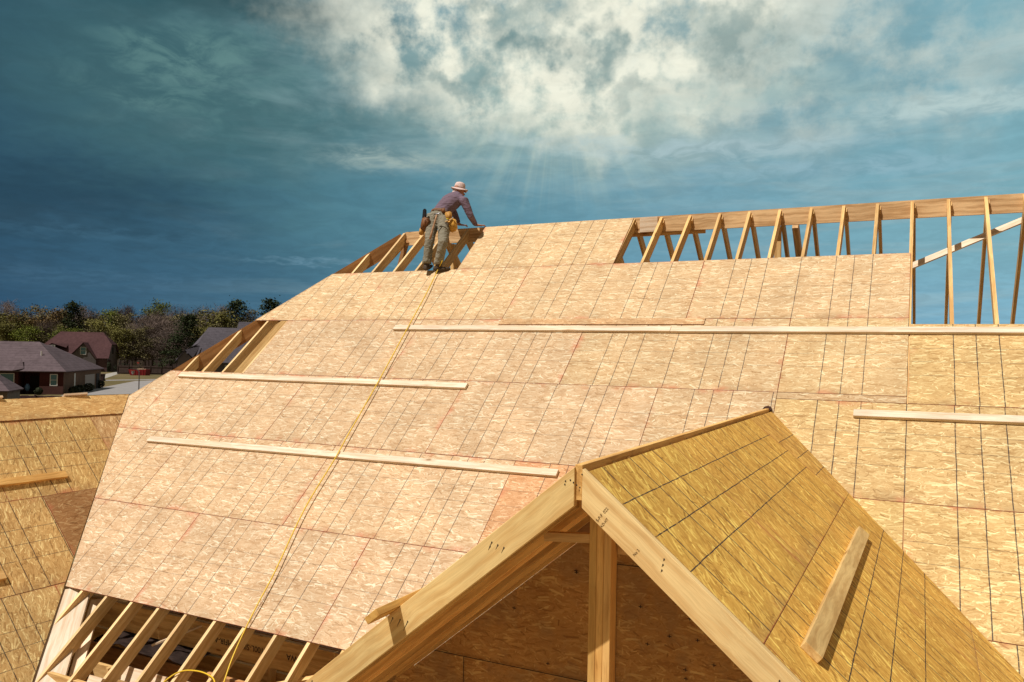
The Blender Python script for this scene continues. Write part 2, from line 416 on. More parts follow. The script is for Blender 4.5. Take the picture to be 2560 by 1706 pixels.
for xs, ys in ((-7.75, 6.6), (-7.45, 5.6), (-6.55, 7.2), (-6.1, 6.5), (-5.4, 7.0), (-4.7, 6.4)):
    board('stud', (xs, ys, -5.6), (xs, ys, -3.2 if ys > 6 else -3.3), (0, -1, 0), LUM, house, w=.038, d=.09)
for (xs, ys, zt) in ((-8.2, 7.2, -2.35), (-7.75, 7.1, -2.45), (-7.2, 7.9, -2.0)):
    board('stud', (xs, ys, -5.6), (xs, ys, zt), (0, -1, 0), LUMB, house, w=.09, d=.038)
# valley board lying along the left wing
va, vb_ = pm(valx(-4.02)+.02, -4.02, -.012), pm(valx(-5.2)+.02, -5.2, -.012)
vd = (vb_-va).normalized()
board('valley_board', va, vb_, Vector((.25, -.5, .85)), LUMW, house, w=.34, d=.03, oy=.11)
board('valley_board', va + Vector((.24, .1, -.12)), vb_ + Vector((.24, .1, -.12)), Vector((.25, -.5, .85)), LUMP, house, w=.12, d=.03, oy=.1)
# dark roofing felt bunched on the joists
FL = on_ground(330, 1560, -3.25)
bm = bmesh.new(); NXg, NYg = 22, 12; vs = []
for i in range(NXg):
    for j in range(NYg):
        x = FL.x + i*.075 - j*.035; y = FL.y - .5 + j*.075
        z = -3.28 + .16*mnoise.noise(Vector((x*2.2, y*2.6, 1.))) + .05*mnoise.noise(Vector((x*7, y*7, 3.)))
        vs.append(bm.verts.new((x, y, z)))
for i in range(NXg-1):
    for j in range(NYg-1): bm.faces.new((vs[i*NYg+j], vs[(i+1)*NYg+j], vs[(i+1)*NYg+j+1], vs[i*NYg+j+1]))
felt = bm_to('roofing_felt', bm, plain('felt', (.030, .020, .017), spec=.05, rough=.95, var=.4), smooth=True)
felt.modifiers.new('s', 'SOLIDIFY').thickness = .006
tag(felt, 'bunched dark purplish roofing felt lying on joists inside the open attic', 'roofing felt')
# printed lettering on the header beam
def text_mesh(name, s, size, M, mat, parent, extr=.0008):
    cu = bpy.data.curves.new(name, 'FONT'); cu.body = s; cu.size = size; cu.extrude = extr; cu.align_x = 'LEFT'
    tmp = bpy.data.objects.new('tmp', cu); COL.objects.link(tmp); dg = bpy.context.evaluated_depsgraph_get(); dg.update()
    me = bpy.data.meshes.new_from_object(tmp.evaluated_get(dg)); bpy.data.objects.remove(tmp)
    me.materials.clear()
    return add_obj(name, me, mat, M, parent)
INK = plain('stamp_ink', (.03, .022, .02), var=.2)
for px_, s in ((600, 'HEMFIR-ALVI'), (668, '3100L-SJIE'), (745, 'WA')):
    xo = at_y(px_, 1590, HB.y-.027).x
    text_mesh('stamp_text', s, .085, frame((xo, HB.y-.0275, -3.07), Vector((-1,0,0)), Vector((0,0,-1)), Vector((0,-1,0))), INK, beam)

# interior floor and enclosing walls so the attic is dark
prism('subfloor', [(-10, 3.8), (3, 3.8), (3, 17), (-10, 17)], -5.62, -5.6, Matrix.Identity(4), OSBP, house)
prism('exterior_wall', [(0, 0), (12, 0), (12, 2.35), (0, 2.35)], -.06, 0, frame((-9.2, 5.0, GZ), Vector((1,0,0)), Vector((0,0,1)), Vector((0,-1,0))), OSBWALL, house)
prism('exterior_wall', [(0, 0), (13, 0), (13, 2.3), (0, 2.3)], -.06, 0, frame((-13.3, 18.0, GZ), Vector((1,0,0)), Vector((0,0,1)), Vector((0,-1,0))), OSBWALL, house)
prism('exterior_wall', [(0, 0), (13, 0), (13, 2.3), (0, 2.3)], -.06, 0, frame((3.2, 5.0, GZ), Vector((0,1,0)), Vector((0,0,1)), Vector((1,0,0))), OSBWALL, house)
prism('exterior_wall', [(0, 0), (9, 0), (9, 1.9), (0, 1.9)], -.06, 0, frame((-13.6, 9.0, GZ), Vector((0,1,0)), Vector((0,0,1)), Vector((-1,0,0))), OSBWALL, house)

# ------------------------------------------------------------------ left wing
SW = R(46.3); WS = Vector((math.cos(SW), 0, -math.sin(SW))); WN = Vector((math.sin(SW), 0, math.cos(SW))); WX, WZ = -10.81, -.733
def pw(y, s, off=0.): return Vector((WX, y, WZ)) + WS*s + WN*off
# wing valley in (y,s): y >= / <= line
P1 = on_plane(320, 990, pw(0,0), WN); P2 = on_plane(80, 1706, pw(0,0), WN)
s1, y1 = (P1.x-WX)/math.cos(SW), P1.y; s2, y2 = (P2.x-WX)/math.cos(SW), P2.y
kv = (y2-y1)/(s2-s1)
def wsheet(y0, y1_, sa_, sb, yo, tint, mat=None, raise_=0., label=None, extra=None, sorig=None):
    """sheet on the wing: local X runs along +Y (from yo), local Y runs up the slope from s = sb"""
    g = .0016
    so = sb if sorig is None else sorig
    poly = [(y0+g, sa_+g), (y1_-g, sa_+g), (y1_-g, sb-g), (y0+g, sb-g)]
    # y <= y1 + kv*(s-s1)
    poly = clip(poly, -1, kv, -(y1 - kv*s1) + .0)
    if extra: poly = clip(poly, *extra)
    if len(poly) < 3: return
    loc = [(y-yo, so-s) for y, s in poly]
    o = prism('sheathing_panel', loc, -.011, 0, frame(pw(yo, so, raise_), Vector((0,1,0)), -WS, WN), [mat or OSBW, EDGE], house, side=1)
    o.color = (*tint, 1)
    if label: o['label'] = label
    return o
GOLD = (1.04, .93, .62)
wsheet(1.5, 9, -.02, .345, 0, (1.22, 1.06, .74), mat=OSBP, raise_=.014, label='pale top strip of strand board along the left wing ridge')
W0 = 5.94
wsheet(W0-2.438, W0, .345, 1.565, W0-2.438, (1.0, .90, .62)); wsheet(W0, W0+1.62, .345, 1.565, W0, GOLD)
wsheet(W0+1.62, W0+3, .345, 1.565, W0+1.62, (.95, .82, .66))
W1 = 5.14
# diagonal cut between the gold sheet and the dark brown triangle
pA = (6.36, 1.565); pB = (6.36+.02, 2.45)
wsheet(W1-2.438, 6.355, 1.565, 2.78, W1-.02, (1.05, .93, .64), sorig=2.785)
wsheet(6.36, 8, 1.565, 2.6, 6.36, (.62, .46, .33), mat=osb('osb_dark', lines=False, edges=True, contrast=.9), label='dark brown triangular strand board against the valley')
wsheet(3, W0+2.4, 2.785, 4.005, W0-2.4+.0, (1.0, .92, .66)); wsheet(3, 8, 4.01, 5.2, W1-2.4, (1.0, .9, .66))
prism('sheathing_panel', [(0, 0), (9, 0), (9, 4.5), (0, 4.5)], -.011, 0, frame((WX-.02, 9.5, WZ), Vector((0,-1,0)), Vector((-math.cos(SW), 0, -math.sin(SW))), Vector((-math.sin(SW), 0, math.cos(SW)))), OSBP, house)
for j in range(8):
    board('rafter', pw(2.5+j*.8, .02, -.0118), pw(2.5+j*.8, 5.2 if j < 4 else (2.5+j*.8-y1)/kv+s1-.06 if True else 0, -.0118), WN, LUM, house) if (2.5+j*.8) < 8.0 else None

# ------------------------------------------------------------------ front gable (dormer)
G = R(39.6); tg = math.tan(G); DX, DZ = -1.407, -.498
DR = Vector((math.cos(G), 0, -math.sin(G))); DRN = Vector((math.sin(G), 0, math.cos(G)))
DL = Vector((-math.cos(G), 0, -math.sin(G))); DLN = Vector((-math.sin(G), 0, math.cos(G)))
def pd(y, s, off=0., right=True):
    return Vector((DX, y, DZ)) + (DR if right else DL)*s + (DRN if right else DLN)*off
YF = 3.46
# valley with the main slope: y of the main plane at height z
def ymain(z): return O0.y + (z-O0.z)/math.tan(A)
yv0 = ymain(DZ); kd = -math.sin(G)/math.tan(A)      # dy/ds along the valley
def dsheet(y0, y1_, sa_, sb, yo, so, tint, right=True, mat=None, label=None, up=True):
    g = .0016
    poly = [(y0+g, sa_+g), (y1_-g, sa_+g), (y1_-g, sb-g), (y0+g, sb-g)]
    poly = clip(poly, -1, kd, -yv0-.012)          # y <= yv0 + kd*s
    if len(poly) < 3: return
    if right: M = frame(pd(yo, so), Vector((0,1,0)), -DR, DRN); loc = [(y-yo, so-s) for y, s in poly]
    else: M = frame(pd(yo, so, 0, False), Vector((0,1,0)), -DL, DLN); loc = [(y-yo, so-s) for y, s in poly]
    o = prism('sheathing_panel', loc, -.011, 0, M, [mat or OSB2, EDGE2], house, side=1); o.color = (*tint, 1)
    if label: o['label'] = label
    return o
OSB2 = osb('osb_gable', yk=1.15, line_op=.85, edges=True, contrast=1.0, base=(.615,.395,.170), redk=.4, rot=60, lw=.0044, xw=1.5, ss=1.15)
GT = (1.0, .90, .44)
dsheet(3.50, 5.0, .050, 1.078, 3.675-1.219, 1.078, GT); dsheet(5.0, 7.455, .050, 1.078, 5.0, 1.078, (1.0, .87, .43)); dsheet(7.455, 9, .050, 1.078, 7.455, 1.18, (.96, .82, .46))
dsheet(3.50, 5.94, 1.078, 2.262, 3.52, 2.275, (1.03, .90, .44)); dsheet(5.94, 9, 1.078, 2.262, 5.94, 2.275, (1.0, .86, .44))
dsheet(3.50, 4.75, 2.262, 3.46, 2.3, 3.48, (.97, .85, .45)); dsheet(4.75, 8, 2.262, 3.46, 4.75, 3.48, (1.0, .87, .45))
for a_, b_ in ((3.50, 5.0), (5.0, 7.45), (7.45, 9)): dsheet(a_, b_, .042, 1.25, a_, 1.25, (1, .88, .6), right=False)
dsheet(3.50, 5.9, 1.25, 2.45, 3.5, 2.45, (1, .88, .6), right=False); dsheet(3.50, 5.9, 2.45, 3.6, 3.5, 3.66, (1, .88, .6), right=False)
# ridge beam of the gable
prism('ridge_board', [(0, 0), (yv0-YF-.01+.05, 0), (yv0-YF-.01+.05, .163), (0, .163)], -.018, .018, frame((DX, YF+.012, DZ-.166), Vector((0,1,0)), Vector((0,0,1)), Vector((1,0,0))), LUMR, house, bevel=.0015).color = (1.05, .95, .62, 1)
bm = bmesh.new(); add_prism(bm, [(-.05, -.03), (.045, -.03), (.03, .0), (.0, .012), (-.03, .004)], 0, .06)
bm_to('felt_scrap', bm, plain('felt_scrap', (.08, .04, .03)), frame((DX, yv0-.02, DZ+.012), Vector((1,0,0)), Vector((0,0,1)), Vector((0,-1,0))), house)
# gable rafters: (y position, material)
vert = .1795
def rake(y, xo, Lx, mat, right, name='rafter', dv=vert, th=.038, zoff=0., bevel=.0):
    s_ = 1 if right else -1
    x0 = s_*xo
    # local frame: X down along the slope, Y up; polygon built with vertical plumb cut
    dirv = DR if right else DL; up = DRN if right else DLN
    o = Vector((DX + x0, y, DZ - xo*tg - (0.0) + zoff))
    dep = dv*math.cos(G)
    sh = dv*math.sin(G)
    pts = [(0, 0), (Lx, 0), (Lx, -dep), (sh, -dep)]
    M = frame(o, dirv, up, dirv.cross(up))
    side = dirv.cross(up).y
    # thickness goes towards +Y
    return prism(name, pts, 0, th if side > 0 else -th, M, mat, house, bevel=bevel) if side > 0 else prism(name, pts, -th, 0, M, mat, house, bevel=bevel)
rkL = rake(YF, .0155, 3.2, LUMY, False, 'rake_board', bevel=.002); rkR = rake(YF, .0225, 3.3, LUMY, True, 'rake_board', bevel=.002)
rkL.color = (1.0, 1.0, 1.0, 1); rkR.color = (1.02, 1.02, 1.08, 1)
for y in (3.499, 3.87, 4.10, 4.50, 4.91, 5.30, 5.71, 6.12, 6.52, 6.93, 7.34, 7.74, 8.15):
    for right in (False, True):
        if y > 5.35:
            if right: rake(y, .02, max(.12, (y-yv0)/kd/1.0 - .12), LUM, right, zoff=-.0145)
            continue
        q_ = (.74, 1.12, .88, 1.2, .8, 1.05)[int(y*2.4) % 6]; rake(y, .02, 3.0, LUM, right, zoff=-.0145).color = (1.08*q_, 1.03*q_, .84*q_, 1)  # stepped tints stand in for the shading that separates the rafters
# tie, post and porch wall
pxl, pxr = -1.464, -1.350
YP = 3.77
ztop = DZ-.166
for i in range(3):
    x = pxl + .019 + i*.0383
    zt_ = DZ-vert-abs(x-DX)*tg-.014
    prism('porch_post', [(0, -.0186), (zt_-GZ, -.0186), (zt_-GZ, .0186), (0, .0186)], 0, .09, frame((x, YP, GZ), Vector((0,0,1)), Vector((1,0,0)), Vector((0,1,0))), LUM, house, bevel=.002).color = (1.12-.04*i, 1.08-.05*i, .85, 1)
board('collar_tie', (-1.72, 3.80, -.905), (-1.464, 3.80, -.885), (0, 0, 1), LUM, house, w=.038, d=.045)
board('collar_tie', (-1.34, 3.86, -.89), (-1.10, 3.86, -.89), (0, 0, 1), LUM, house, w=.038, d=.09)
board('collar_tie', (-1.93, 4.62, -.93), (-.89, 4.62, -.93), (0, 0, 1), LUMB, house, w=.038, d=.16)
YW = 5.4
xa_, xb_ = -4.6, 1.9
apexz = DZ - .19
prism('gable_wall', [(xa_, GZ), (xb_, GZ), (xb_, apexz-(xb_-DX)*tg), (DX, apexz), (xa_, apexz+(xa_-DX)*tg)], -.012, 0, frame((0, YW, 0), Vector((1,0,0)), Vector((0,0,1)), Vector((0,-1,0))), OSBP, house).color = (.86, .66, .38, 1)
# the printed seams of the wall sheets
SEAM = plain('seam', (.02, .02, .015))
bm = bmesh.new()
for (x0_, z0_, x1_, z1_) in ((-1.885, -1.44, -1.885, GZ), (-1.885, -1.445, -.42, -1.415), (-3.6, -2.31, -1.885, -2.30), (.20, -1.95, .20, GZ), (-3.1, -2.31, -3.1, GZ), (-1.885, -2.62, .20, -2.6)):
    a = Vector((x0_, YW-.0135, z0_)); b = Vector((x1_, YW-.0135, z1_)); d = (b-a).normalized(); sd = d.cross(Vector((0,1,0)))*.003
    f = bm.faces.new([bm.verts.new(v) for v in (a-sd, b-sd, b+sd, a+sd)])
bm_to('wall_seams', bm, SEAM, None, house)
# printed nail crosses of the porch wall
bm = bmesh.new(); rr = random.Random(5)
for i in range(150):
    x = -3.9 + rr.random()*5.4; z = -1.0 - rr.random()*3.
    if z > apexz - abs(x-DX)*tg - .05: continue
    box_bm(bm, (x, YW-.0145, z), .03, .001, .005); box_bm(bm, (x, YW-.0145, z), .005, .001, .022)
bm_to('printed_crosses', bm, INK, None, house)
# nail marks and grade stamps on the rake boards
def marks(parent, right, groups, stamps):
    rr = random.Random(3 if right else 4)
    dirv = DR if right else DL; up = DRN if right else DLN
    for s0, e0, cnt, stp, strk in groups:
        for i in range(cnt):
            s = s0 + i*stp[0]; e = e0 + i*stp[1]
            bm = bmesh.new(); c = Vector((DX, YF-.0012, DZ)) + dirv*s - up*e
            bmesh.ops.create_uvsphere(bm, u_segments=8, v_segments=5, radius=1, matrix=Matrix.Translation(c) @ Matrix.Diagonal((.0035, .0012, .0045, 1)))
            if strk:
                L = strk*(.7+.5*rr.random()); a = c + Vector((0, .0004, 0)); b = a + Vector((-.45, 0, -.9))*L
                w = Vector((.0022, 0, -.0011))
                bm.faces.new([bm.verts.new(v) for v in (a-w, a+w, b+w*.2, b-w*.2)])
            bm_to('nail_mark', bm, INK, None, parent)
    for (s, e, txt, sz) in stamps:
        p = Vector((DX, YF-.001, DZ)) + dirv*s - up*e
        ax = Vector((.62, 0, .78)).normalized(); ay = Vector((-.78, 0, .62)).normalized()
        text_mesh('grade_stamp', txt, sz, frame(p, ax, ay, Vector((0,-1,0))), STAMP, parent, extr=.0003)
STAMP = plain('stamp_faded', (.22, .14, .06), var=.3)
marks(rkL, False, [(.075, .035, 4, (-.006, .018), .0), (.60, .035, 3, (-.02, .028), .035), (.62, .045, 1, (0, 0), .03), (1.33, .025, 3, (-.035, .03), .05), (2.0, .02, 3, (-.035, .03), .05), (.098, .025, 2, (.012, .01), 0)], [])
marks(rkR, True, [(.56, .03, 3, (.012, .022), .012), (1.21, .05, 3, (.012, .02), .012), (.045, .02, 1, (0, 0), 0)], [(.24, .13, 'S-P-F  022', .020), (.27, .135, 'KD-HT', .017), (.46, .12, 'No 2', .018)])

# ------------------------------------------------------------------ loose boards nailed on the roofs as toe boards
def toe(label, x0, v0, x1, v1, mat=LUMW, group='toe boards on the main slope', th=.038, w=.089):
    P0 = pm(x0, v0); P1 = pm(x1, v1); ax = (P1-P0).normalized(); ay = NM.cross(ax)
    L = (P1-P0).length
    M = frame(P0, ax, ay, NM); o = prism('toe_board', [(0, 0), (L, 0), (L, w), (0, w)], .0005, th, M, mat, None, bevel=.002)
    o['label'] = label; o['category'] = 'board'; o['group'] = group; return o
Xu = lambda u: O0.x + 2.438*u
toe('long white board below the open rafters, left length', Xu(-1.71), -.205, Xu(-.052), -.224)
toe('long white board below the open rafters, right length', Xu(-.05), -.226, Xu(1.9), -.232)
toe('upper left toe board just under the hip opening', Xu(-3.088), -1.128, Xu(-1.012), -1.130)
toe('lowest toe board running to the peak of the front gable', Xu(-2.866), -2.189, Xu(-.335), -2.150)
toe('toe board at the right picture edge beside the gable peak', Xu(.812), -1.267, Xu(2.0), -1.250)
# on the gable
def lay(name, label, p0, p1, nrm, w, th, mat, group=None, cat='board'):
    p0 = Vector(p0); p1 = Vector(p1); ax = (p1-p0).normalized(); nz = (nrm - ax*nrm.dot(ax)).normalized(); ay = nz.cross(ax)
    o = prism(name, [(0, 0), ((p1-p0).length, 0), ((p1-p0).length, w), (0, w)], .0006, th, frame(p0, ax, ay, nz), mat, None, bevel=.002)
    o['label'] = label; o['category'] = cat
    if group: o['group'] = group
    return o
plk = lay('toe_board', 'short toe board casting a dark shadow on the golden gable slope', Vector((-.402, 3.824, -1.338)), Vector((-.402+.045, 6.84, -1.338-.030)), DRN, -.0001, .038, LUMP)
bpy.data.objects.remove(plk)
a = on_plane(1900+.3864*370, 1100+.3864*1450, pd(0,0), DRN); b = on_plane(1900+.3864*687, 1100+.3864*637, pd(0,0), DRN); ax = (b-a).normalized()
o = prism('toe_board', [(0, 0), ((b-a).length, 0), ((b-a).length, .095), (0, .095)], .0006, .038, frame(a, ax, DRN.cross(ax), DRN), LUM, None, bevel=.002)
o.color = (1.04, 1.1, 1.1, 1)
tag(o, 'short toe board casting a dark shadow on the golden gable slope', 'board', 'toe boards')
# block over the left rake, lying along the ridge direction on the left slope of the gable
p0 = pd(3.28, 1.34, 0, False)
o = prism('toe_board', [(0, 0), (1.6, 0), (1.6, .089), (0, .089)], .0006, .038, frame(p0, Vector((0,1,0)), -DL, DLN) , LUM, None, bevel=.002)
o.color = (1.0, .9, .62, 1)
tag(o, 'wood block end sticking out over the left rake board of the gable', 'board', 'toe boards')
# on the wing
o = prism('toe_board', [(0, 0), (2.6, 0), (2.6, .094), (0, .094)], .0006, .038, frame(pw(4.17, 1.345), Vector((0,1,0)), -WS, WN), LUM, None, bevel=.002); o.color = (1.05, .98, .8, 1)
tag(o, 'toe board near the ridge of the left wing roof', 'board', 'toe boards')
o = prism('toe_board', [(0, 0), (2.0, 0), (2.0, .094), (0, .094)], .0006, .038, frame(pw(3.50, 2.575), Vector((0,1,0)), -WS, WN), LUM, None, bevel=.002)
tag(o, 'lower toe board on the left wing, only its end showing at the picture edge', 'board', 'toe boards')
for (y_, l_, lab) in ((7.35, .34, 'small pale offcut on the wing ridge near the valley'), (6.28, .20, 'small pale offcut on the wing ridge at the picture edge')):
    o = board('offcut', (WX-.05, y_, WZ+.02), (WX-.03, y_+l_, WZ+.03), (-.6, 0, .8), LUMP, None, w=.1, d=.03, oz=.02); tag(o, lab, 'board', 'offcuts on the wing ridge')

# ------------------------------------------------------------------ air hose
YEL = plain('hose_yellow', (.72, .47, .02), rough=.45, spec=.4, var=.06)
def muv(u, v, off=.012): return pm(O0.x + 2.438*u, v, off)
def mo(px, py, off): return on_plane(px, py, O0 + NM*off, NM)
hose_pts = [at_y(1106, 652, 10.50), mo(1092, 680, .05)] + [mo(x_, y_, .055) for x_, y_ in ((1066, 734), (1017, 824), (941, 963), (870, 1088), (838, 1146), (762, 1272), (688, 1428), (642, 1515))] + [mo(611, 1578, .03), mo(582, 1643, .0), mo(560, 1706, .0)] + [
  muv(-1.30, -4.75, 0), muv(-1.32, -5.0), muv(-1.50, -5.02), muv(-1.66, -4.75), muv(-1.63, -4.56), muv(-1.59, -4.47), muv(-1.53, -4.435), muv(-1.46, -4.433), muv(-1.40, -4.47), muv(-1.36, -4.6), muv(-1.30, -5.0)]
bm = bmesh.new(); tube_bm(bm, smooth_curve(hose_pts, 6), .0072, 8)
hose = bm_to('air_hose', bm, YEL, smooth=True); tag(hose, 'thin yellow air hose trailing from the roofer\'s feet down the main slope', 'hose')

# ------------------------------------------------------------------ the roofer
def skin_mesh(name, lofts, mat, parent, voxel=.011, smooth=4, extra=None):
    """lofts: list of [(point, rx, ry, axis_hint)] elliptical rings, fused by a voxel remesh"""
    bm = bmesh.new()
    for loft in lofts:
        rings = []; n = len(loft); seg = 14
        P = [Vector(l[0]) for l in loft]
        for i, l in enumerate(loft):
            td = (P[min(i+1, n-1)] - P[max(i-1, 0)]).normalized()
            hint = Vector(l[3]) if len(l) > 3 else Vector((1, 0, 0))
            a = (hint - td*hint.dot(td)).normalized(); b = td.cross(a)
            rings.append([bm.verts.new(P[i] + a*math.cos(k*2*math.pi/seg)*l[1] + b*math.sin(k*2*math.pi/seg)*l[2]) for k in range(seg)])
        for i in range(n-1):
            for k in range(seg): bm.faces.new((rings[i][k], rings[i][(k+1) % seg], rings[i+1][(k+1) % seg], rings[i+1][k]))
        bm.faces.new(rings[0][::-1]); bm.faces.new(rings[-1])
    if extra: extra(bm)
    o = bm_to(name, bm, mat, None, parent, smooth=True)
    r = o.modifiers.new('fuse', 'REMESH'); r.mode = 'VOXEL'; r.voxel_size = voxel; r.use_smooth_shade = True
    s = o.modifiers.new('smooth', 'SMOOTH'); s.factor = .5; s.iterations = smooth
    return o
def cloth(name, c, fold=1., cv=.10):
    m, t, bs = new_mat(name, .9, .1)
    tc = t.node('ShaderNodeTexCoord').outputs['Object']
    big = t.noise(t.mapping(tc, scale=(5, 5, 16)), 1., 4., .6, 1.2)
    f = t.maprange(big, .3, .7, 1-cv, 1+cv*.6); t.put(bs.inputs['Base Color'], t.mix(1., (*c, 1), t.comb(f, f, f), 'MULTIPLY'))
    b = t.node('ShaderNodeBump'); b.inputs['Strength'].default_value = .8*fold; b.inputs['Distance'].default_value = .03; t.put(b.inputs['Height'], big); t.put(bs.inputs['Normal'], b.outputs[0])
    return m
SKIN = plain('skin', (.40, .19, .12), rough=.5, var=.08, scale=30)
SHIRT = cloth('shirt_plum', (.165, .118, .155)); TROUS = cloth('trousers_khaki', (.225, .205, .155), 1.0)
HATM = cloth('hat_cloth', (.68, .52, .49), .4); LEATH = plain('leather_tan', (.48, .25, .06), rough=.6, var=.25, scale=25); LEATHD = plain('leather_brown', (.17, .07, .025), rough=.6, var=.3, scale=25)
BLK = plain('black_rubber', (.02, .022, .03), rough=.5); SHOE = plain('shoe_brown', (.07, .05, .035), var=.3, scale=30)
MET = plain('metal_grey', (.25, .25, .27), rough=.35, metallic=.8)
V = Vector
jt = dict(anL=(1067,660,10.53), anR=(1096,662,10.55), knL=(1073,606,10.56), knR=(1107,609,10.52), hiL=(1083,545,10.84), hiR=(1112,548,10.86), pel=(1097,541,10.86),
  waist=(1107,525,10.95), chest=(1128,505,11.05), uch=(1136,497,11.17), neck=(1142,487,11.26), head=(1148,476,11.36), shR=(1161,504,11.08), shL=(1118,500,11.25),
  elR=(1176,540,11.10), wrR=(1189,562,11.40), elL=(1137,536,11.42), wrL=(1147,560,11.47))
J = {k: at_y(*v) for k, v in jt.items()}
man = thing('person', 'roofer in plum shirt, khaki trousers and wide hat leaning over the ridge', 'person', (J['anR'].x-.1, 10.56, 1.28))
ex = V((1, 0, 0))
def hand(bm, wrist, tip_dir, palm_n, side):
    """palm plus four bent fingers and a thumb"""
    td = tip_dir.normalized(); pn = (palm_n - td*palm_n.dot(td)).normalized(); sd = td.cross(pn)*side
    pal = []
    for i, (u, w, h) in enumerate(((-.02, .026, .021), (.02, .034, .017), (.06, .040, .014), (.09, .038, .012))):
        c = wrist + td*u; pal.append([bm.verts.new(c + sd*math.cos(k*math.pi/5)*w + pn*math.sin(k*math.pi/5)*h) for k in range(10)])
    for i in range(3):
        for k in range(10): bm.faces.new((pal[i][k], pal[i][(k+1) % 10], pal[i+1][(k+1) % 10], pal[i+1][k]))
    bm.faces.new(pal[0][::-1]); bm.faces.new(pal[-1])
    for off, ln in ((-.030, .062), (-.010, .076), (.010, .080), (.030, .070)):
        b0 = wrist + td*.08 + sd*off; b1 = b0 + td*ln*.5 + sd*off*.15 + pn*.004; b2 = b1 + (td*.8 - pn*.55)*ln*.3; b3 = b2 + (td*.3 - pn*.9)*ln*.25
        tube_bm(bm, [b0, b1, b2, b3], [.0105, .0095, .0085, .007], 8)
    b0 = wrist + td*.03 + sd*.03; tube_bm(bm, [b0, b0 + td*.025 + sd*.028, b0 + td*.055 + sd*.038 - pn*.01], [.013, .011, .009], 8)
def body_extra(bm):
    hand(bm, J['wrR'] + V((.01, .03, -.005)), V((.75, .55, -.02)), V((0, -.1, 1)), -1)
    hand(bm, J['wrL'] + V((0, .01, -.01)), V((.55, .45, -.06)), V((0, -.1, 1)), 1)
    # nose, ears
    hd = J['head']
    fd = V((.85, .5, -.12)).normalized()
    tube_bm(bm, [hd + fd*.085 + V((0, 0, -.0)), hd + fd*.118 + V((0, 0, -.022))], [.012, .015], 8)
    tube_bm(bm, [hd + fd*.082 + V((0, 0, -.06)), hd + fd*.098 + V((0, 0, -.062))], [.02, .012], 8)
    for s_ in (-1, 1):
        sd = fd.cross(V((0, 0, 1)))*s_
        bmesh.ops.create_uvsphere(bm, u_segments=8, v_segments=6, radius=1, matrix=Matrix.Translation(hd + sd*.08 + V((0, 0, -.012))) @ Matrix.Diagonal((.02, .02, .032, 1)))
hd = J['head']; nk = J['neck']
body = skin_mesh('body', [
  [(nk + V((0,0,-.10)), .07, .06), (nk, .056, .056), (hd + V((.01, .0, -.06)), .058, .06)],
  [(hd + V((.01,.01,-.115)), .03, .035), (hd + V((.012,.01,-.095)), .052, .06), (hd + V((.005,.005,-.05)), .068, .082), (hd, .076, .096), (hd + V((-.003,0,.05)), .074, .094), (hd + V((-.004,0,.09)), .055, .07), (hd + V((-.004,0,.112)), .02, .03)],
  [(J['pel'], .13, .09), (J['waist'], .12, .085), (J['chest'], .15, .095), (J['uch'], .15, .085), (nk, .06, .06)],
  [(J['shR'], .05, .05), (J['elR'], .04, .04), (J['wrR'], .028, .026), (J['wrR'] + V((.02,.035,-.005)), .027, .022)],
  [(J['shL'], .05, .05), (J['elL'], .04, .04), (J['wrL'], .028, .026), (J['wrL'] + V((.01,.02,-.01)), .027, .022)],
  [(J['hiL'], .085, .085), (J['knL'], .055, .06), (J['anL'], .04, .042)],
  [(J['hiR'], .085, .085), (J['knR'], .055, .06), (J['anR'], .04, .042)]], SKIN, man, voxel=.0075, smooth=2, extra=body_extra)
lerp = lambda a, b, u: a + (b-a)*u
shirt = skin_mesh('shirt', [
  [(lerp(J['pel'], J['waist'], .2), .155, .115), (J['waist'], .15, .112), (lerp(J['waist'], J['chest'], .5), .165, .125), (J['chest'], .185, .13), (J['uch'], .185, .115), (lerp(J['uch'], nk, .6), .11, .085), (nk, .075, .07)],
  [(lerp(J['uch'], J['shR'], .4), .09, .09), (J['shR'], .078, .078), (lerp(J['shR'], J['elR'], .5), .066, .066), (J['elR'], .056, .056), (lerp(J['elR'], J['wrR'], .6), .046, .046), (lerp(J['elR'], J['wrR'], .93), .040, .040)],
  [(lerp(J['uch'], J['shL'], .4), .09, .09), (J['shL'], .078, .078), (lerp(J['shL'], J['elL'], .5), .064, .064), (J['elL'], .054, .054), (lerp(J['elL'], J['wrL'], .9), .040, .040)]], SHIRT, man, voxel=.011, smooth=5)
def leg(hp, kn, an):
    k2 = kn + V((0,.005,0))
    return [(hp + V((0,0,.06)), .10, .105), (hp, .112, .118), (lerp(hp, kn, .35), .100, .104), (lerp(hp, kn, .75), .080, .084), (k2, .074, .080), (lerp(kn, an, .25), .070, .078), (lerp(kn, an, .55), .068, .074), (lerp(kn, an, .8), .068, .074), (an + V((0,0,.035)), .072, .082), (an + V((0,.0,.0)), .066, .078)]
trou = skin_mesh('trousers', [leg(J['hiL'], J['knL'], J['anL']), leg(J['hiR'], J['knR'], J['anR']),
  [(lerp(J['hiL'], J['hiR'], .5) + V((0,0,-.09)), .10, .09), (lerp(J['hiL'], J['hiR'], .5) + V((0,0,.0)), .165, .125), (J['pel'] + V((0,.02,.05)), .16, .115), (lerp(J['pel'], J['waist'], .45), .152, .112)]], TROUS, man, voxel=.011, smooth=4)
# crumpled trouser legs: displace with a clouds texture
tx = bpy.data.textures.new('creases', 'CLOUDS'); tx.noise_scale = .05; tx.noise_depth = 2
for o_, st in ((trou, .024), (shirt, .007)):
    dm = o_.modifiers.new('creases', 'DISPLACE'); dm.texture = tx; dm.strength = st; dm.mid_level = .5; dm.texture_coords = 'GLOBAL'
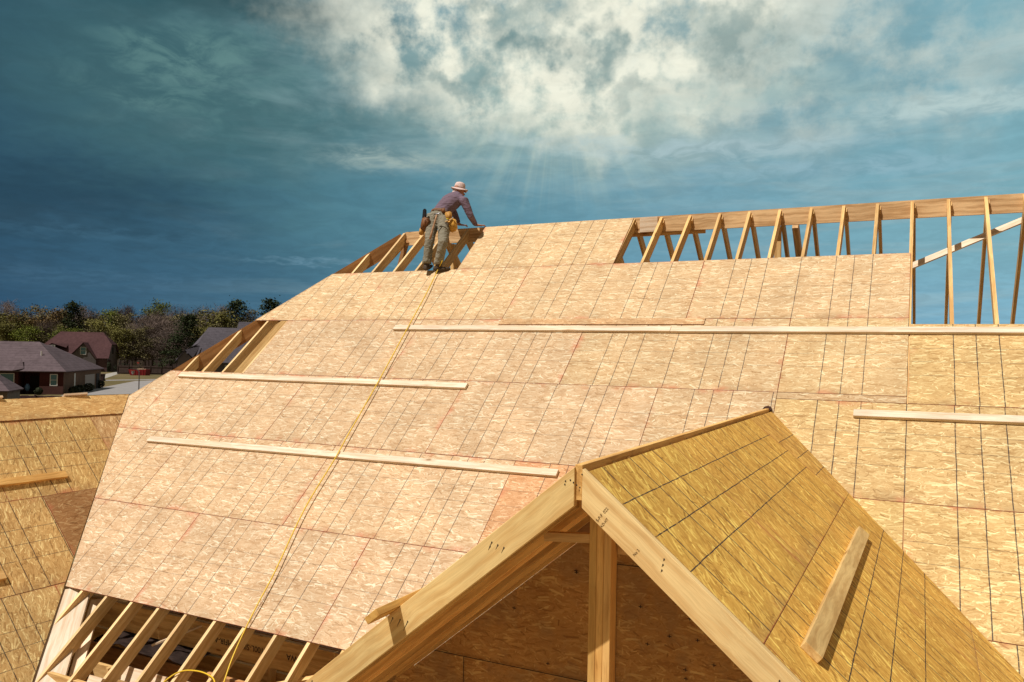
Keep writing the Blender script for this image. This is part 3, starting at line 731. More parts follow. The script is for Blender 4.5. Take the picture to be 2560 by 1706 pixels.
# belt, shoes, hat
def ring_between(name, c, axis, rx, ry, h, mat, parent, hint=ex):
    axis = axis.normalized(); return skin_mesh(name, [[(c - axis*h/2, rx, ry, hint), (c + axis*h/2, rx, ry, hint)]], mat, parent, voxel=.009, smooth=1)
ba = (J['waist'] - J['pel']).normalized()
belt = ring_between('tool_belt', lerp(J['pel'], J['waist'], .22), ba, .172, .132, .05, LEATHD, man)
def shoe(an, fwd, toeup=0.):
    fwd = fwd.normalized(); c = an + V((0,0,-.065))
    def ex_(bm): pass
    heel = c - fwd*.075
    return skin_mesh('shoe', [[(heel + V((0,0,.012)), .034, .03, V((0,0,1)).cross(fwd)), (c - fwd*.03, .042, .046, V((0,0,1)).cross(fwd)), (c + fwd*.06 + V((0,0,toeup*.4-.01)), .046, .036, V((0,0,1)).cross(fwd)), (c + fwd*.14 + V((0,0,toeup-.018)), .044, .027, V((0,0,1)).cross(fwd)), (c + fwd*.185 + V((0,0,toeup*1.3-.022)), .026, .018, V((0,0,1)).cross(fwd))],
       [(an + V((0,0,.02)), .045, .052), (c + V((0,0,.0)), .045, .055)]], SHOE, man, voxel=.008, smooth=2)
shoe(J['anL'], V((-.15, 1, .15)), .04); shoe(J['anR'], V((1, .38, .0)), .02)
# sun hat: crown and wide brim, one lathe
bm = bmesh.new(); prof = [(0.0, .128), (.04, .126), (.072, .112), (.088, .08), (.093, .03), (.096, .012), (.118, .0), (.148, -.014), (.146, -.020), (.115, -.008), (.088, .0), (.08, .06), (.0, .11)]
rings = []
for (r_, z_) in prof:
    rings.append([bm.verts.new((r_*math.cos(k*math.pi/12)*1.08, r_*math.sin(k*math.pi/12), z_ + (.018*math.cos(2*k*math.pi/12) if r_ > .11 else 0))) for k in range(24)] if r_ > 0 else [bm.verts.new((0, 0, z_))])
for i in range(len(rings)-1):
    a_, b_ = rings[i], rings[i+1]
    for k in range(24):
        if len(a_) == 1: bm.faces.new((a_[0], b_[k], b_[(k+1) % 24]))
        elif len(b_) == 1: bm.faces.new((a_[k], b_[0], a_[(k+1) % 24]))
        else: bm.faces.new((a_[k], b_[k], b_[(k+1) % 24], a_[(k+1) % 24]))
HM = Matrix.Translation(hd + V((.005, 0, .018))) @ Matrix.Rotation(R(30), 4, 'Z') @ Matrix.Rotation(R(9), 4, 'Y') @ Matrix.Scale(.9, 4)
hat = bm_to('sun_hat', bm, HATM, HM, man, smooth=True)
bm = bmesh.new(); tube_bm(bm, [(.097*math.cos(k*math.pi/10)*1.08, .097*math.sin(k*math.pi/10), .022) for k in range(21)], .006, 6, cap=False)
bm_to('hat_band', bm, plain('hat_band', (.36, .25, .23)), HM, hat)
bm = bmesh.new()
for k in range(9):
    a0 = math.pi*(.72 + .56*k/8)
for r_, z_ in ((.10, .0), (.13, -.09)): pass
nk_pts = []
rowsN = 5
vsn = []
for i in range(rowsN):
    for k in range(9):
        a0 = math.pi*(.62 + .76*k/8); rr_ = .098 + .035*i/(rowsN-1); vsn.append(bm.verts.new((rr_*math.cos(a0), rr_*math.sin(a0), .0 - .11*i/(rowsN-1))))
for i in range(rowsN-1):
    for k in range(8): bm.faces.new((vsn[i*9+k], vsn[i*9+k+1], vsn[(i+1)*9+k+1], vsn[(i+1)*9+k]))
nf = bm_to('neck_flap', bm, HATM, HM, hat, smooth=True); nf.modifiers.new('s', 'SOLIDIFY').thickness = .004
# pouches on the belt
def pouch(name, c, w, h, dpt, ang, mat, tilt=0.):
    Mx = Matrix.Translation(c) @ Matrix.Rotation(R(ang), 4, 'Z') @ Matrix.Rotation(R(tilt), 4, 'Y')
    bm = bmesh.new()
    pr = [(-.5, .5), (.5, .5), (.46, -.2), (.3, -.47), (0, -.55), (-.3, -.47), (-.46, -.2)]
    add_prism(bm, [(x*w, y*h) for x, y in pr], -dpt/2, dpt/2)
    bmesh.ops.rotate(bm, verts=bm.verts, cent=(0,0,0), matrix=Matrix.Rotation(R(90), 3, 'X'))
    bmesh.ops.bevel(bm, geom=list(bm.edges), offset=dpt*.22, segments=3, affect='EDGES')
    return bm_to(name, bm, mat, Mx, man, smooth=True)
pR = at_y(1129, 565, 10.78)
LEATHY = plain('leather_yellow', (.55, .29, .05), rough=.55, var=.25, scale=25)
pp = pouch('tool_pouch', pR + V((0,0,-.0)), .19, .19, .11, 12, LEATHY, -22)
bm = bmesh.new(); tube_bm(bm, [(-.085, -.055, .085), (0, -.075, .075), (.085, -.055, .085)], .011, 6); tube_bm(bm, [(-.06, -.06, .02), (-.055, -.07, -.03)], .018, 8)
bm_to('pouch_rim', bm, plain('leather_light', (.62, .42, .2)), MW[pp.name], pp, smooth=True)
pouch('tool_pouch', at_y(1122, 541, 10.78), .105, .14, .07, 12, LEATH, -12)
pouch('tool_pouch', at_y(1063, 561, 10.66), .15, .21, .10, -25, LEATHD, 25)
pouch('tool_pouch', at_y(1055, 579, 10.70), .10, .12, .07, -25, LEATH, 30)
pouch('tool_pouch', at_y(1108, 527, 10.76), .07, .08, .03, 0, LEATHD, -15)
# tools carried on the belt: things of their own
def tool_dark(p, name, label, cat, build, mat):
    o = thing(name, label, cat, p); build(o, p); return o
hm = thing('hammer', 'wooden handled hammer hanging from the back of the tool belt', 'hammer', at_y(1093, 536, 10.54))
a = at_y(1092, 537, 10.53); b = at_y(1075, 598, 10.46)
bm = bmesh.new(); tube_bm(bm, [a, lerp(a, b, .35), lerp(a, b, .75), b], [.012, .013, .016, .018], 10); bm_to('handle', bm, lumber('hammer_wood', (.45, .27, .16), knot=0), None, hm, smooth=True)
bm = bmesh.new(); c0 = a + V((0,0,.005)); tube_bm(bm, [c0 + V((-.06, .0, -.012)), c0 + V((-.03, 0, .008)), c0, c0 + V((.05, 0, .012)), c0 + V((.075, 0, -.008))], [.006, .012, .014, .011, .004], 8); bm_to('head', bm, MET, None, hm, smooth=True)
ng = thing('cordless_tool', 'black tool standing upright in the left pouch of the roofer', 'tool', at_y(1060, 545, 10.66))
a = at_y(1060, 552, 10.66); b = at_y(1066, 526, 10.66)
bm = bmesh.new(); add_prism(bm, [(0, -.03), (.17, -.024), (.19, .0), (.17, .026), (.10, .03), (.0, .028)], -.02, .02)
bmesh.ops.bevel(bm, geom=list(bm.edges), offset=.006, segments=2, affect='EDGES')
bm_to('tool_body', bm, BLK, frame(a, (b-a).normalized(), V((1,0,0)), V((0,-1,0))), ng)
tp = thing('tape_measure', 'small yellow and silver tape measure clipped to the tan tool pouch', 'tape measure', at_y(1118, 560, 10.68))
bm = bmesh.new(); add_prism(bm, [(-.03, -.028), (.03, -.028), (.034, .01), (.012, .032), (-.03, .03)], -.016, .016); bmesh.ops.bevel(bm, geom=list(bm.edges), offset=.005, segments=2, affect='EDGES')
bm_to('case', bm, plain('case_dark', (.10, .08, .06), rough=.4), frame(at_y(1117, 562, 10.69), V((1,0,0)), V((0,0,1)), V((0,-1,0))), tp)
bm = bmesh.new(); box_bm(bm, (0, .034, 0), .028, .012, .034); bm_to('clip', bm, plain('clip_yellow', (.75, .62, .03)), frame(at_y(1119, 553, 10.68), V((1,0,0)), V((0,0,1)), V((0,-1,0))), tp)

# ------------------------------------------------------------------ ground and neighbourhood
def grid_plane(name, mat, size, loc):
    bm = bmesh.new(); s_ = size; bm.faces.new([bm.verts.new(v) for v in ((-s_,-s_,0),(s_,-s_,0),(s_,s_,0),(-s_,s_,0))])
    o = bm_to(name, bm, mat, Matrix.Translation(loc)); tag(o, kind='structure'); return o
def grass_mat():
    m, t, bs = new_mat('lawn', .95, .05); tc = t.node('ShaderNodeTexCoord').outputs['Object']
    n1 = t.noise(tc, .12, 5., .6); n2 = t.noise(tc, 3., 5., .7)
    c = t.mix(t.maprange(n1, .35, .65), (.150, .112, .058, 1), (.105, .088, .040, 1)); f = t.maprange(n2, .3, .7, .78, 1.2)
    t.put(bs.inputs['Base Color'], t.mix(1., c, t.comb(f, f, f), 'MULTIPLY')); return m
grid_plane('ground', grass_mat(), 3000, (0, 0, GZ))
CONC = plain('concrete', (.25, .235, .23), var=.1, scale=1.5); CONC2 = plain('concrete_light', (.31, .29, .26), var=.1, scale=1.5)
def flat(name, px, mat, dz, pts=None):
    P = pts or [on_ground(*p, GZ) for p in px]
    bm = bmesh.new(); bm.faces.new([bm.verts.new((p[0], p[1], GZ+dz)) for p in P]); o = bm_to(name, bm, mat); tag(o, kind='structure'); return o
flat('driveway', [(150, 990), (322, 986), (420, 975), (430, 949.5), (337, 953.5), (262, 968), (225, 972)], CONC, .02)
flat('street', [(180, 956.5), (225, 953.5), (330, 951.2), (700, 946), (700, 940), (420, 947.6), (330, 949.4), (225, 950.8)], CONC, .012)
flat('path', [(236, 951), (262, 947.0), (300, 934), (345, 931.2), (338, 929.6), (290, 930.4), (262, 936), (240, 941), (200, 945)], CONC2, .016)
flat('bounce_soil', None, plain('pale_bounce_soil', (.36, .26, .15), var=.2, scale=.8), .008, pts=[(-12, -30), (30, -30), (30, 30), (-12, 30)])  # unseen pale soil, added to bounce warm light up under the gable
flat('yard', [(60, 995), (330, 990), (330, 1010), (60, 1010)], plain('bare_soil', (.12, .07, .055), var=.3, scale=1.), .01)
SHING1 = plain('shingles_grey', (.125, .098, .105), var=.22, scale=1.6); SHING2 = plain('shingles_red', (.135, .052, .055), var=.15, scale=1.4); SHING3 = plain('shingles_charcoal', (.085, .078, .092), var=.3, scale=2.2)
def shingle(name, c, sc=3.5):
    m, t, bs = new_mat(name, .95, .05); tc = t.node('ShaderNodeTexCoord').outputs['Object']; x, y, z = t.sep(tc)
    rows = t.math('FRACT', t.math('MULTIPLY', z, sc)); ln = t.maprange(rows, .0, .25, .72, 1.)
    n = t.maprange(t.noise(tc, 2.2, 4., .7), .3, .7, .84, 1.14); n2 = t.maprange(t.noise(tc, .35, 3., .6), .3, .7, .9, 1.1)
    f = t.math('MULTIPLY', t.math('MULTIPLY', ln, n), n2); t.put(bs.inputs['Base Color'], t.mix(1., (*c, 1), t.comb(f, f, f), 'MULTIPLY')); return m
SHING1 = shingle('shingles_grey', (.115, .088, .098)); SHING2 = shingle('shingles_red', (.082, .043, .045)); SHING3 = shingle('shingles_charcoal', (.088, .080, .095), 3.)
def brick(name, c, c2):
    m, t, bs = new_mat(name, .9, .1); tc = t.node('ShaderNodeTexCoord').outputs['Object']
    n = t.noise(tc, 14., 3., .7); n2 = t.noise(tc, .6, 3., .6); z = t.sep(tc)[2]
    rows = t.maprange(t.math('FRACT', t.math('MULTIPLY', z, 5.)), .0, .22, .0, 1.)
    c_ = t.mix(t.maprange(n, .35, .65), (*c, 1), (*c2, 1)); f = t.math('MULTIPLY', t.maprange(n2, .3, .7, .85, 1.12), t.maprange(rows, 0, 1, .8, 1.))
    t.put(bs.inputs['Base Color'], t.mix(1., c_, t.comb(f, f, f), 'MULTIPLY')); return m
BRKD = brick('brick_dark_red', (.055, .016, .016), (.08, .028, .024)); BRKT = brick('brick_tan', (.16, .10, .065), (.115, .068, .05)); STONE = brick('stone_grey', (.14, .125, .12), (.09, .08, .085))
GLASS = bpy.data.materials.new('window_glass'); GLASS.use_nodes = True; gb = GLASS.node_tree.nodes['Principled BSDF']; gb.inputs['Base Color'].default_value = (.045, .15, .19, 1); gb.inputs['Roughness'].default_value = .2; gb.inputs['Specular IOR Level'].default_value = .8
WHT = plain('white_trim', (.62, .6, .57), var=.04); DARKR = plain('dark_recess', (.02, .015, .015)); DOORM = plain('garage_door_white', (.30, .26, .24), var=.05)
SD = V((-.66, .75, 0)).normalized(); FD = V((.75, .66, 0)).normalized(); UZ = V((0, 0, 1))
def poly_obj(name, faces, mat, M, parent, th=0.):
    bm = bmesh.new()
    for f in faces: bm.faces.new([bm.verts.new(V(p)) for p in f])
    bmesh.ops.remove_doubles(bm, verts=bm.verts, dist=.001)
    o = bm_to(name, bm, mat, M, parent)
    if th: md = o.modifiers.new('s', 'SOLIDIFY'); md.thickness = th; md.offset = -1
    return o
def window(parent, M, x, z, w, h, y=-.02, pane=None, name='window', mull=True):
    """wall runs along local X, outside is -Y"""
    bm = bmesh.new(); t_ = .09
    for (cx, cz, sx, sz) in ((x, z+h/2, w+t_, t_), (x, z-h/2, w+t_, t_), (x-w/2, z, t_, h), (x+w/2, z, t_, h)): box_bm(bm, (cx, y, cz), sx, .10, sz)
    if mull: box_bm(bm, (x, y, z), w, .07, .05)
    o = bm_to(name, bm, WHT, M, parent)
    bm = bmesh.new(); box_bm(bm, (x, y+.01, z), w-.02, .03, h-.02); bm_to('pane', bm, pane or GLASS, M, o)
    return o
# brick house with the grey roof
C1 = V((-92.5, 62.6, GZ))
h1 = thing('brick_house', 'low dark red brick house with grey shingle roof and blue windows', 'house', C1)
M1 = frame(C1, FD, SD, UZ)          # local x = FD (to the right), y = SD (away)
E = 2.8
poly_obj('wall', [[(-16,0,0),(-4.9,0,0),(-4.9,0,E),(-16,0,E)], [(-4.9,0,0),(-4.9,2.4,0),(-4.9,2.4,E),(-4.9,0,E)], [(-4.9,2.4,0),(-2.6,2.4,0),(-2.6,2.4,E),(-4.9,2.4,E)], [(-2.6,2.4,0),(-2.6,0,0),(-2.6,0,E),(-2.6,2.4,E)], [(-2.6,0,0),(0,0,0),(0,0,E),(-2.6,0,E)]], BRKD, M1, h1)
poly_obj('side_wall', [[(0,0,0),(0,18.5,0),(0,18.5,E),(0,0,E)], [(0,18.5,0),(-16,18.5,0),(-16,18.5,E),(0,18.5,E)]], BRKT, M1, h1)
poly_obj('brick_skirt', [[(-2.6,-.05,0),(-.02,-.05,0),(-.02,-.05,1.0),(-2.6,-.05,1.0)]], brick('brick_light', (.12, .055, .05), (.09, .045, .04)), M1, h1)
o_ = .35
poly_obj('roof', [[(-17,-o_,E),(o_,-o_,E),(-4.2,5.2,6.35),(-17,5.2,6.35)], [(o_,-o_,E),(o_,18.9,E),(-5,12.6,6.0),(-5.0,7.5,6.0),(-4.2,5.2,6.35)], [(o_,18.9,E),(-17,18.9,E),(-17,12.6,6.0),(-5,12.6,6.0)], [(-17,5.2,6.35),(-4.2,5.2,6.35),(-5,7.5,6.0),(-5,12.6,6.0),(-17,12.6,6.0)]], SHING1, M1, h1, .12)
poly_obj('porch_roof', [[(-10,-.8,E+.05),(-5.3,-.8,E+.05),(-4.9,1.2,4.25),(-10,1.2,4.25)], [(-5.3,-.8,E+.05),(-4.3,.0,E+.3),(-4.9,1.2,4.25)]], SHING1, M1, h1, .08)
window(h1, M1, -6.05, 1.75, 1.45, 1.45, mull=False); window(h1, M1, -1.05, 1.75, .75, 1.35)
bm = bmesh.new(); box_bm(bm, (-3.75, 2.3, 1.05), 1.0, .1, 2.1); bm_to('door', bm, DARKR, M1, h1)
bm = bmesh.new(); box_bm(bm, (.02, 4.8, 1.5), .08, .5, 1.9); bm_to('window', bm, WHT, M1, h1)
bm = bmesh.new(); box_bm(bm, (.02, 12.2, 1.05), .10, 5.0, 2.1)
for k in range(4): box_bm(bm, (.075, 12.2, .3+k*.52), .03, 4.9, .03)
bm_to('garage_door', bm, DOORM, M1, h1)
bm = bmesh.new(); box_bm(bm, (.02, 16.6, 1.05), .10, 1.6, 2.1); bm_to('door', bm, DARKR, M1, h1)
bm = bmesh.new(); tube_bm(bm, [(-3.2, 2.6, 4.4), (-3.2, 2.6, 5.2)], .09, 8); bm_to('vent_pipe', bm, WHT, M1, h1)
# two-storey house with the red roof
C2 = V((-171.5, 126.8, GZ)); h2 = thing('brick_house', 'two storey house with dull red hipped roof and front gable', 'house', C2); M2 = frame(C2, FD, SD, UZ)
E2 = 3.4; RH = 9.4
poly_obj('wall', [[(-16,0,0),(0,0,0),(0,0,E2),(-16,0,E2)]], brick('brick_mauve', (.13, .085, .09), (.10, .055, .06)), M2, h2)
poly_obj('side_wall', [[(0,0,0),(0,11,0),(0,11,E2),(0,8.5,6.4),(0,2.6,6.4),(0,0,E2)], [(0,11,0),(-16,11,0),(-16,11,E2),(0,11,E2)]], STONE, M2, h2)
poly_obj('roof', [[(-17,-.4,E2-.2),(.4,-.4,E2-.2),(.4,2.6,6.5),(-2.2,5.5,RH),(-11.5,5.5,RH)], [(.4,2.6,6.5),(.4,8.5,6.5),(-2.2,5.5,RH)], [(.4,11.4,E2-.2),(-17,11.4,E2-.2),(-11.5,5.5,RH),(-2.2,5.5,RH),(.4,8.5,6.5)], [(-17,11.4,E2-.2),(-17,-.4,E2-.2),(-11.5,5.5,RH)]], SHING2, M2, h2, .15)
poly_obj('gable_roof', [[(-4.9,-1.3,6.9),(-4.9,3.5,6.9),(-2.0,1.0,3.1),(-2.0,-1.3,3.1)], [(-4.9,-1.3,6.9),(-4.9,3.5,6.9),(-7.9,1.0,3.6),(-7.9,-1.3,3.6)]], SHING2, M2, h2, .12)
gw = poly_obj('gable_wall', [[(-7.7,-.9,3.5),(-2.2,-.9,3.2),(-4.9,-.9,6.7)], [(-7.7,-.9,0),(-2.2,-.9,0),(-2.2,-.9,3.2),(-7.7,-.9,3.5)]], STONE, M2, h2)
window(h2, M2, -4.95, 4.9, 1.2, 1.7, y=-.95)
window(h2, M2, -11.8, 5.6, 1.3, 1.0, y=-.2)
poly_obj('dormer_roof', [[(-13.2,-.2,5.6),(-11.8,-.3,6.6),(-11.8,3.0,6.6),(-13.2,3,6.3)], [(-11.8,-.3,6.6),(-9.0,.8,5.6),(-9.0,3,6.5),(-11.8,3,6.6)]], SHING2, M2, h2, .1)
bm = bmesh.new(); box_bm(bm, (.02, 5.6, 5.0), .12, 1.3, 1.5); bm_to('window', bm, DARKR, M2, h2)
bm = bmesh.new(); box_bm(bm, (.02, 2.2, 1.4), .12, 2.6, 2.8); bm_to('garage_door', bm, plain('door_dark_red', (.05, .015, .015)), M2, h2)
# grey-roofed stone house behind the left opening of the roof
C3 = at_depth(463, 150) ; rt = V((CR.x, CR.y, 0)).normalized(); aw = V((CF.x, CF.y, 0)).normalized()
def axes_at(px):
    d = ray(px, 860); a = V((d.x, d.y, 0)).normalized(); return V((a.y, -a.x, 0)), a
r3, a3 = axes_at(540); r4, a4 = axes_at(0)
h3 = thing('stone_house', 'grey stone house with charcoal shingle roof behind the hip rafters', 'house', C3); M3 = frame(C3, r3, a3, UZ)
poly_obj('wall', [[(0,1,0),(20,1,0),(20,1,3.2),(0,1,3.2)], [(0,1,0),(0,12,0),(0,12,3.2),(0,1,3.2)]], STONE, M3, h3)
poly_obj('roof', [[(-.6,0,3.3),(21,0,3.3),(18,7,10.1),(3.9,7,10.1),(2.2,3.6,7.0)], [(-.6,0,3.3),(2.2,3.6,7.0),(3.9,7,10.1),(-.6,13,3.3),(-1.2,6,3.8)], [(21,0,3.3),(21,13,3.3),(18,7,10.1)]], SHING3, M3, h3, .15)
poly_obj('upper_roof', [[(9.0,7.5,9.2),(20,7.5,9.2),(20,9.5,11.3),(9.6,9.5,11.3)]], SHING3, M3, h3, .2)
poly_obj('gable_roof', [[(-1.6,-.6,3.6),(.0,-.6,5.6),(2.2,3,6.9),(-1.6,4,3.9)], [(.0,-.6,5.6),(1.4,-.6,4.2),(2.6,2.5,6.4)]], SHING3, M3, h3, .1)
poly_obj('gable_wall', [[(-1.2,-.3,0),(1.1,-.3,0),(1.1,-.3,4.2),(0,-.3,5.3),(-1.2,-.3,3.8)]], STONE, M3, h3)
poly_obj('gable_roof', [[(11.4,-.6,3.9),(12.6,-.6,5.1),(12.6,3,5.6),(11.4,3,4.6)], [(12.6,-.6,5.1),(13.8,-.6,3.9),(13.8,3,4.6),(12.6,3,5.6)]], SHING3, M3, h3, .15)
for xw in (1.9, 7.7, 11.3, 14.5): window(h3, M3, xw, 2.0, 1.2, 1.7, y=.9)
# near little house corner at the left edge
C4 = at_depth(22, 60); h4 = thing('beige_house', 'corner of a nearer house with grey roof at the left picture edge', 'house', C4); M4 = frame(C4, (r4*.97-a4*.24).normalized(), (a4*.97+r4*.24).normalized(), UZ)
poly_obj('wall', [[(-8,0,0),(0,0,0),(0,0,2.5),(-8,0,2.5)], [(0,0,0),(0,3.6,0),(0,3.6,2.5),(0,0,2.5)]], plain('siding_beige', (.17, .13, .11), scale=2.), M4, h4)
poly_obj('roof', [[(-9,-.3,2.45),(.2,-.3,2.45),(-1.6,1.8,4.0),(-9,1.8,4.0)], [(.2,-.3,2.45),(.2,3.9,2.45),(-1.6,1.8,4.0)], [(.2,3.9,2.45),(-9,3.9,2.45),(-9,1.8,4.0),(-1.6,1.8,4.0)]], SHING1, M4, h4, .12)
bm = bmesh.new(); box_bm(bm, (-.45, -.02, 1.6), .35, .08, .9); bm_to('window', bm, DARKR, M4, h4)

# fences
FEN = plain('fence_brown', (.055, .035, .03), var=.25, scale=2.); FEN2 = plain('fence_dark', (.05, .022, .022), var=.2, scale=2.)
def fence(label, a, b, h, mat, nx=None):
    d = (b-a); L = d.length; ax = d.normalized(); t = thing('wooden_fence', label, 'fence', a); M = frame(a, ax, UZ.cross(ax), UZ)
    bm = bmesh.new(); n = int(L/.30)
    for i in range(n): box_bm(bm, ((i+.5)*.30, 0, h/2 + .02*math.sin(i*1.7)), .285, .03, h)
    bm_to('boards', bm, mat, M, t); bm = bmesh.new()
    for zz in (.35, h-.25): box_bm(bm, (L/2, -.06, zz), L, .06, .1)
    bm_to('rails', bm, mat, M, t)
    for i in range(0, int(L/2.4)+1):
        bm = bmesh.new(); box_bm(bm, (min(i*2.4, L), -.1, h/2+.05), .11, .11, h+.1); bm_to('post', bm, mat, M, t)
fence('weathered board fence behind the red dumpster', at_depth(296, 178), at_depth(600, 178), 1.9, FEN)
fence('taller dark board fence farther back under the trees', at_depth(290, 215), at_depth(620, 215), 3.2, FEN)
fence('long dark red fence just beyond the left wing roof', at_depth(20, 66), at_depth(345, 66), 1.75, FEN2)
# dumpster
RED = plain('dumpster_red', (.18, .010, .012), rough=.5, var=.15, scale=2.)
dc = at_depth(351, 172); ds = thing('dumpster', 'red open-top dumpster filled with scrap lumber by the far fence', 'dumpster', dc); MD = frame(dc, rt, aw, UZ)
bm = bmesh.new(); pr = [(-1.5,0),(1.7,0),(1.8,1.25),(-1.9,1.25)]
add_prism(bm, pr, -1.1, 1.1); bmesh.ops.rotate(bm, verts=bm.verts, cent=(0,0,0), matrix=Matrix.Rotation(R(90), 3, 'X'))
top_f = [f for f in bm.faces if f.normal.z > .9 or all(abs(v.co.z-1.25) < .01 for v in f.verts)]
r_ = bmesh.ops.inset_region(bm, faces=top_f, thickness=.12); bmesh.ops.translate(bm, verts=list({v for f in top_f for v in f.verts}), vec=(0, 0, -.6))
bm_to('bin_body', bm, RED, MD, ds)
bm = bmesh.new()
for k in range(5): box_bm(bm, (-1.1+k*.6, -1.13, .62), .08, .08, 1.15)
bm_to('ribs', bm, RED, MD, ds)
scr = thing('scrap_lumber', 'pale scrap lumber heaped in the red dumpster', 'lumber pile', dc + UZ*1.1)
for k in range(9):
    p = dc + rt*random.uniform(-.9, .7) + aw*random.uniform(-.6, .6) + UZ*random.uniform(1.0, 1.4); q = p + rt*random.uniform(.5, 1.2) + UZ*random.uniform(-.1, .3)
    board('plank', p, q, (0, 0, 1), LUMP, scr, w=.15, d=.06)
# basketball hoop
hc = at_depth(350, 96); hp = thing('basketball_hoop', 'basketball hoop on a grey pole beside the concrete driveway', 'basketball hoop', hc)
bm = bmesh.new(); tube_bm(bm, [hc, hc + UZ*3.0, hc + UZ*3.2 - rt*.25], .06, 8); bm_to('pole', bm, plain('pole_grey', (.10, .09, .09)), None, hp)
CLR = bpy.data.materials.new('acrylic'); CLR.use_nodes = True; q_ = NT(CLR.node_tree); tb = q_.node('ShaderNodeBsdfTransparent'); gb_ = q_.node('ShaderNodeBsdfGlossy'); gb_.inputs['Roughness'].default_value = .1
mxs = q_.node('ShaderNodeMixShader'); mxs.inputs[0].default_value = .05; q_.l.new(tb.outputs[0], mxs.inputs[1]); q_.l.new(gb_.outputs[0], mxs.inputs[2]); q_.l.new(mxs.outputs[0], q_.n['Material Output'].inputs[0])
MBd = frame(hc + UZ*3.75 - rt*.15, rt, aw, UZ)
bm = bmesh.new(); box_bm(bm, (0, 0, 0), 1.25, .03, 1.0); bb = bm_to('backboard', bm, CLR, MBd, hp)
bm = bmesh.new(); box_bm(bm, (0, -.03, -.5), 1.3, .05, .05); bm_to('backboard_frame', bm, plain('hoop_dark', (.05, .045, .045)), MBd, bb)
bm = bmesh.new(); add_prism(bm, [(-.16, .12), (0, -.1), (.16, .12), (.08, .12), (0, .02), (-.08, .12)], -.01, .01); bm_to('red_emblem', bm, plain('emblem_red', (.35, .03, .02)), frame(hc + UZ*4.0 - rt*.15 - aw*.03, rt, UZ, -aw), bb)
bm = bmesh.new(); rc = hc + UZ*3.08 - rt*.75; tube_bm(bm, [rc + V((.23*math.cos(k*.6283), .23*math.sin(k*.6283), 0)) for k in range(11)], .02, 6, cap=False); bm_to('rim', bm, plain('rim_orange', (.3, .06, .02)), None, hp)
bm = bmesh.new(); tube_bm(bm, [rc, rc - UZ*.42], [.20, .11], 8, cap=False); bm_to('net', bm, plain('net', (.35, .35, .36)), None, hp)
# wheeled bin
wc = on_ground(254.5, 952.5); wb = thing('wheeled_bin', 'dark wheeled rubbish bin standing at the driveway edge', 'bin', wc)
bm = bmesh.new(); vv = box_bm(bm, (0, 0, .55), .85, .7, 1.1)
for v_ in vv:
    if v_.co.z < .3: v_.co.x *= .8; v_.co.y *= .8
Mb = frame(wc, rt, aw, UZ); bm_to('bin_body', bm, plain('bin_dark', (.03, .012, .012), rough=.6), Mb, wb)
bm = bmesh.new(); box_bm(bm, (0, -.03, 1.15), .92, .8, .1); bm_to('lid', bm, plain('bin_lid', (.035, .015, .015), rough=.5), Mb, wb)
for s_ in (-1, 1):
    bm = bmesh.new(); tube_bm(bm, [(s_*.36, .32, .13), (s_*.44, .32, .13)], .13, 12); bm_to('wheel', bm, BLK, Mb, wb)
# blue yard ornament by the porch
oc = on_ground(68, 985.5); orn = thing('garden_urn', 'pale blue urn on a dark stand in front of the shaded porch', 'urn', oc)
bm = bmesh.new(); tube_bm(bm, [oc + UZ*z_ for z_ in (.35, .5, .75, 1.0, 1.15, 1.25)], [.12, .22, .30, .27, .16, .13], 12); bm_to('urn_body', bm, plain('urn_blue', (.10, .20, .36), rough=.4), None, orn, smooth=True)
bm = bmesh.new(); tube_bm(bm, [oc, oc + UZ*.36], [.2, .1], 10); bm_to('stand', bm, DARKR, None, orn)
fr = at_depth(57, 62); gt = thing('white_frame', 'low white metal frame beyond the wing ridge', 'frame', fr)
bm = bmesh.new()
for (cx, cz, sx, sz) in ((0, 1.62, 1.05, .05), (-.5, .8, .05, 1.6), (.5, .8, .05, 1.6)): box_bm(bm, (cx, 0, cz), sx, .05, sz)
bm_to('frame_bars', bm, WHT, frame(fr, rt, aw, UZ), gt)

# ------------------------------------------------------------------ vegetation
def leaf_mat(name, c, c2):
    m, t, bs = new_mat(name, .8, .1); g = t.node('ShaderNodeNewGeometry'); r_ = g.outputs['Random Per Island']; oi = t.node('ShaderNodeObjectInfo')
    col = t.mix(r_, (*c, 1), (*c2, 1)); f = t.maprange(oi.outputs['Random'], 0, 1, .8, 1.2); t.put(bs.inputs['Base Color'], t.mix(1., col, t.comb(f, f, f), 'MULTIPLY'))
    return m
BARK = plain('bark', (.10, .08, .07), var=.3, scale=4)
LEAF = dict(yellow=leaf_mat('leaf_yellow_green', (.12, .112, .034), (.20, .185, .055)), olive=leaf_mat('leaf_olive', (.105, .095, .044), (.17, .148, .068)), bright=leaf_mat('leaf_bright', (.085, .105, .016), (.165, .19, .035)),
  bare=leaf_mat('twigs', (.10, .075, .066), (.17, .13, .112)), rust=leaf_mat('leaf_rust', (.10, .068, .03), (.15, .10, .04)), pine=leaf_mat('needles', (.020, .030, .012), (.045, .060, .022)))
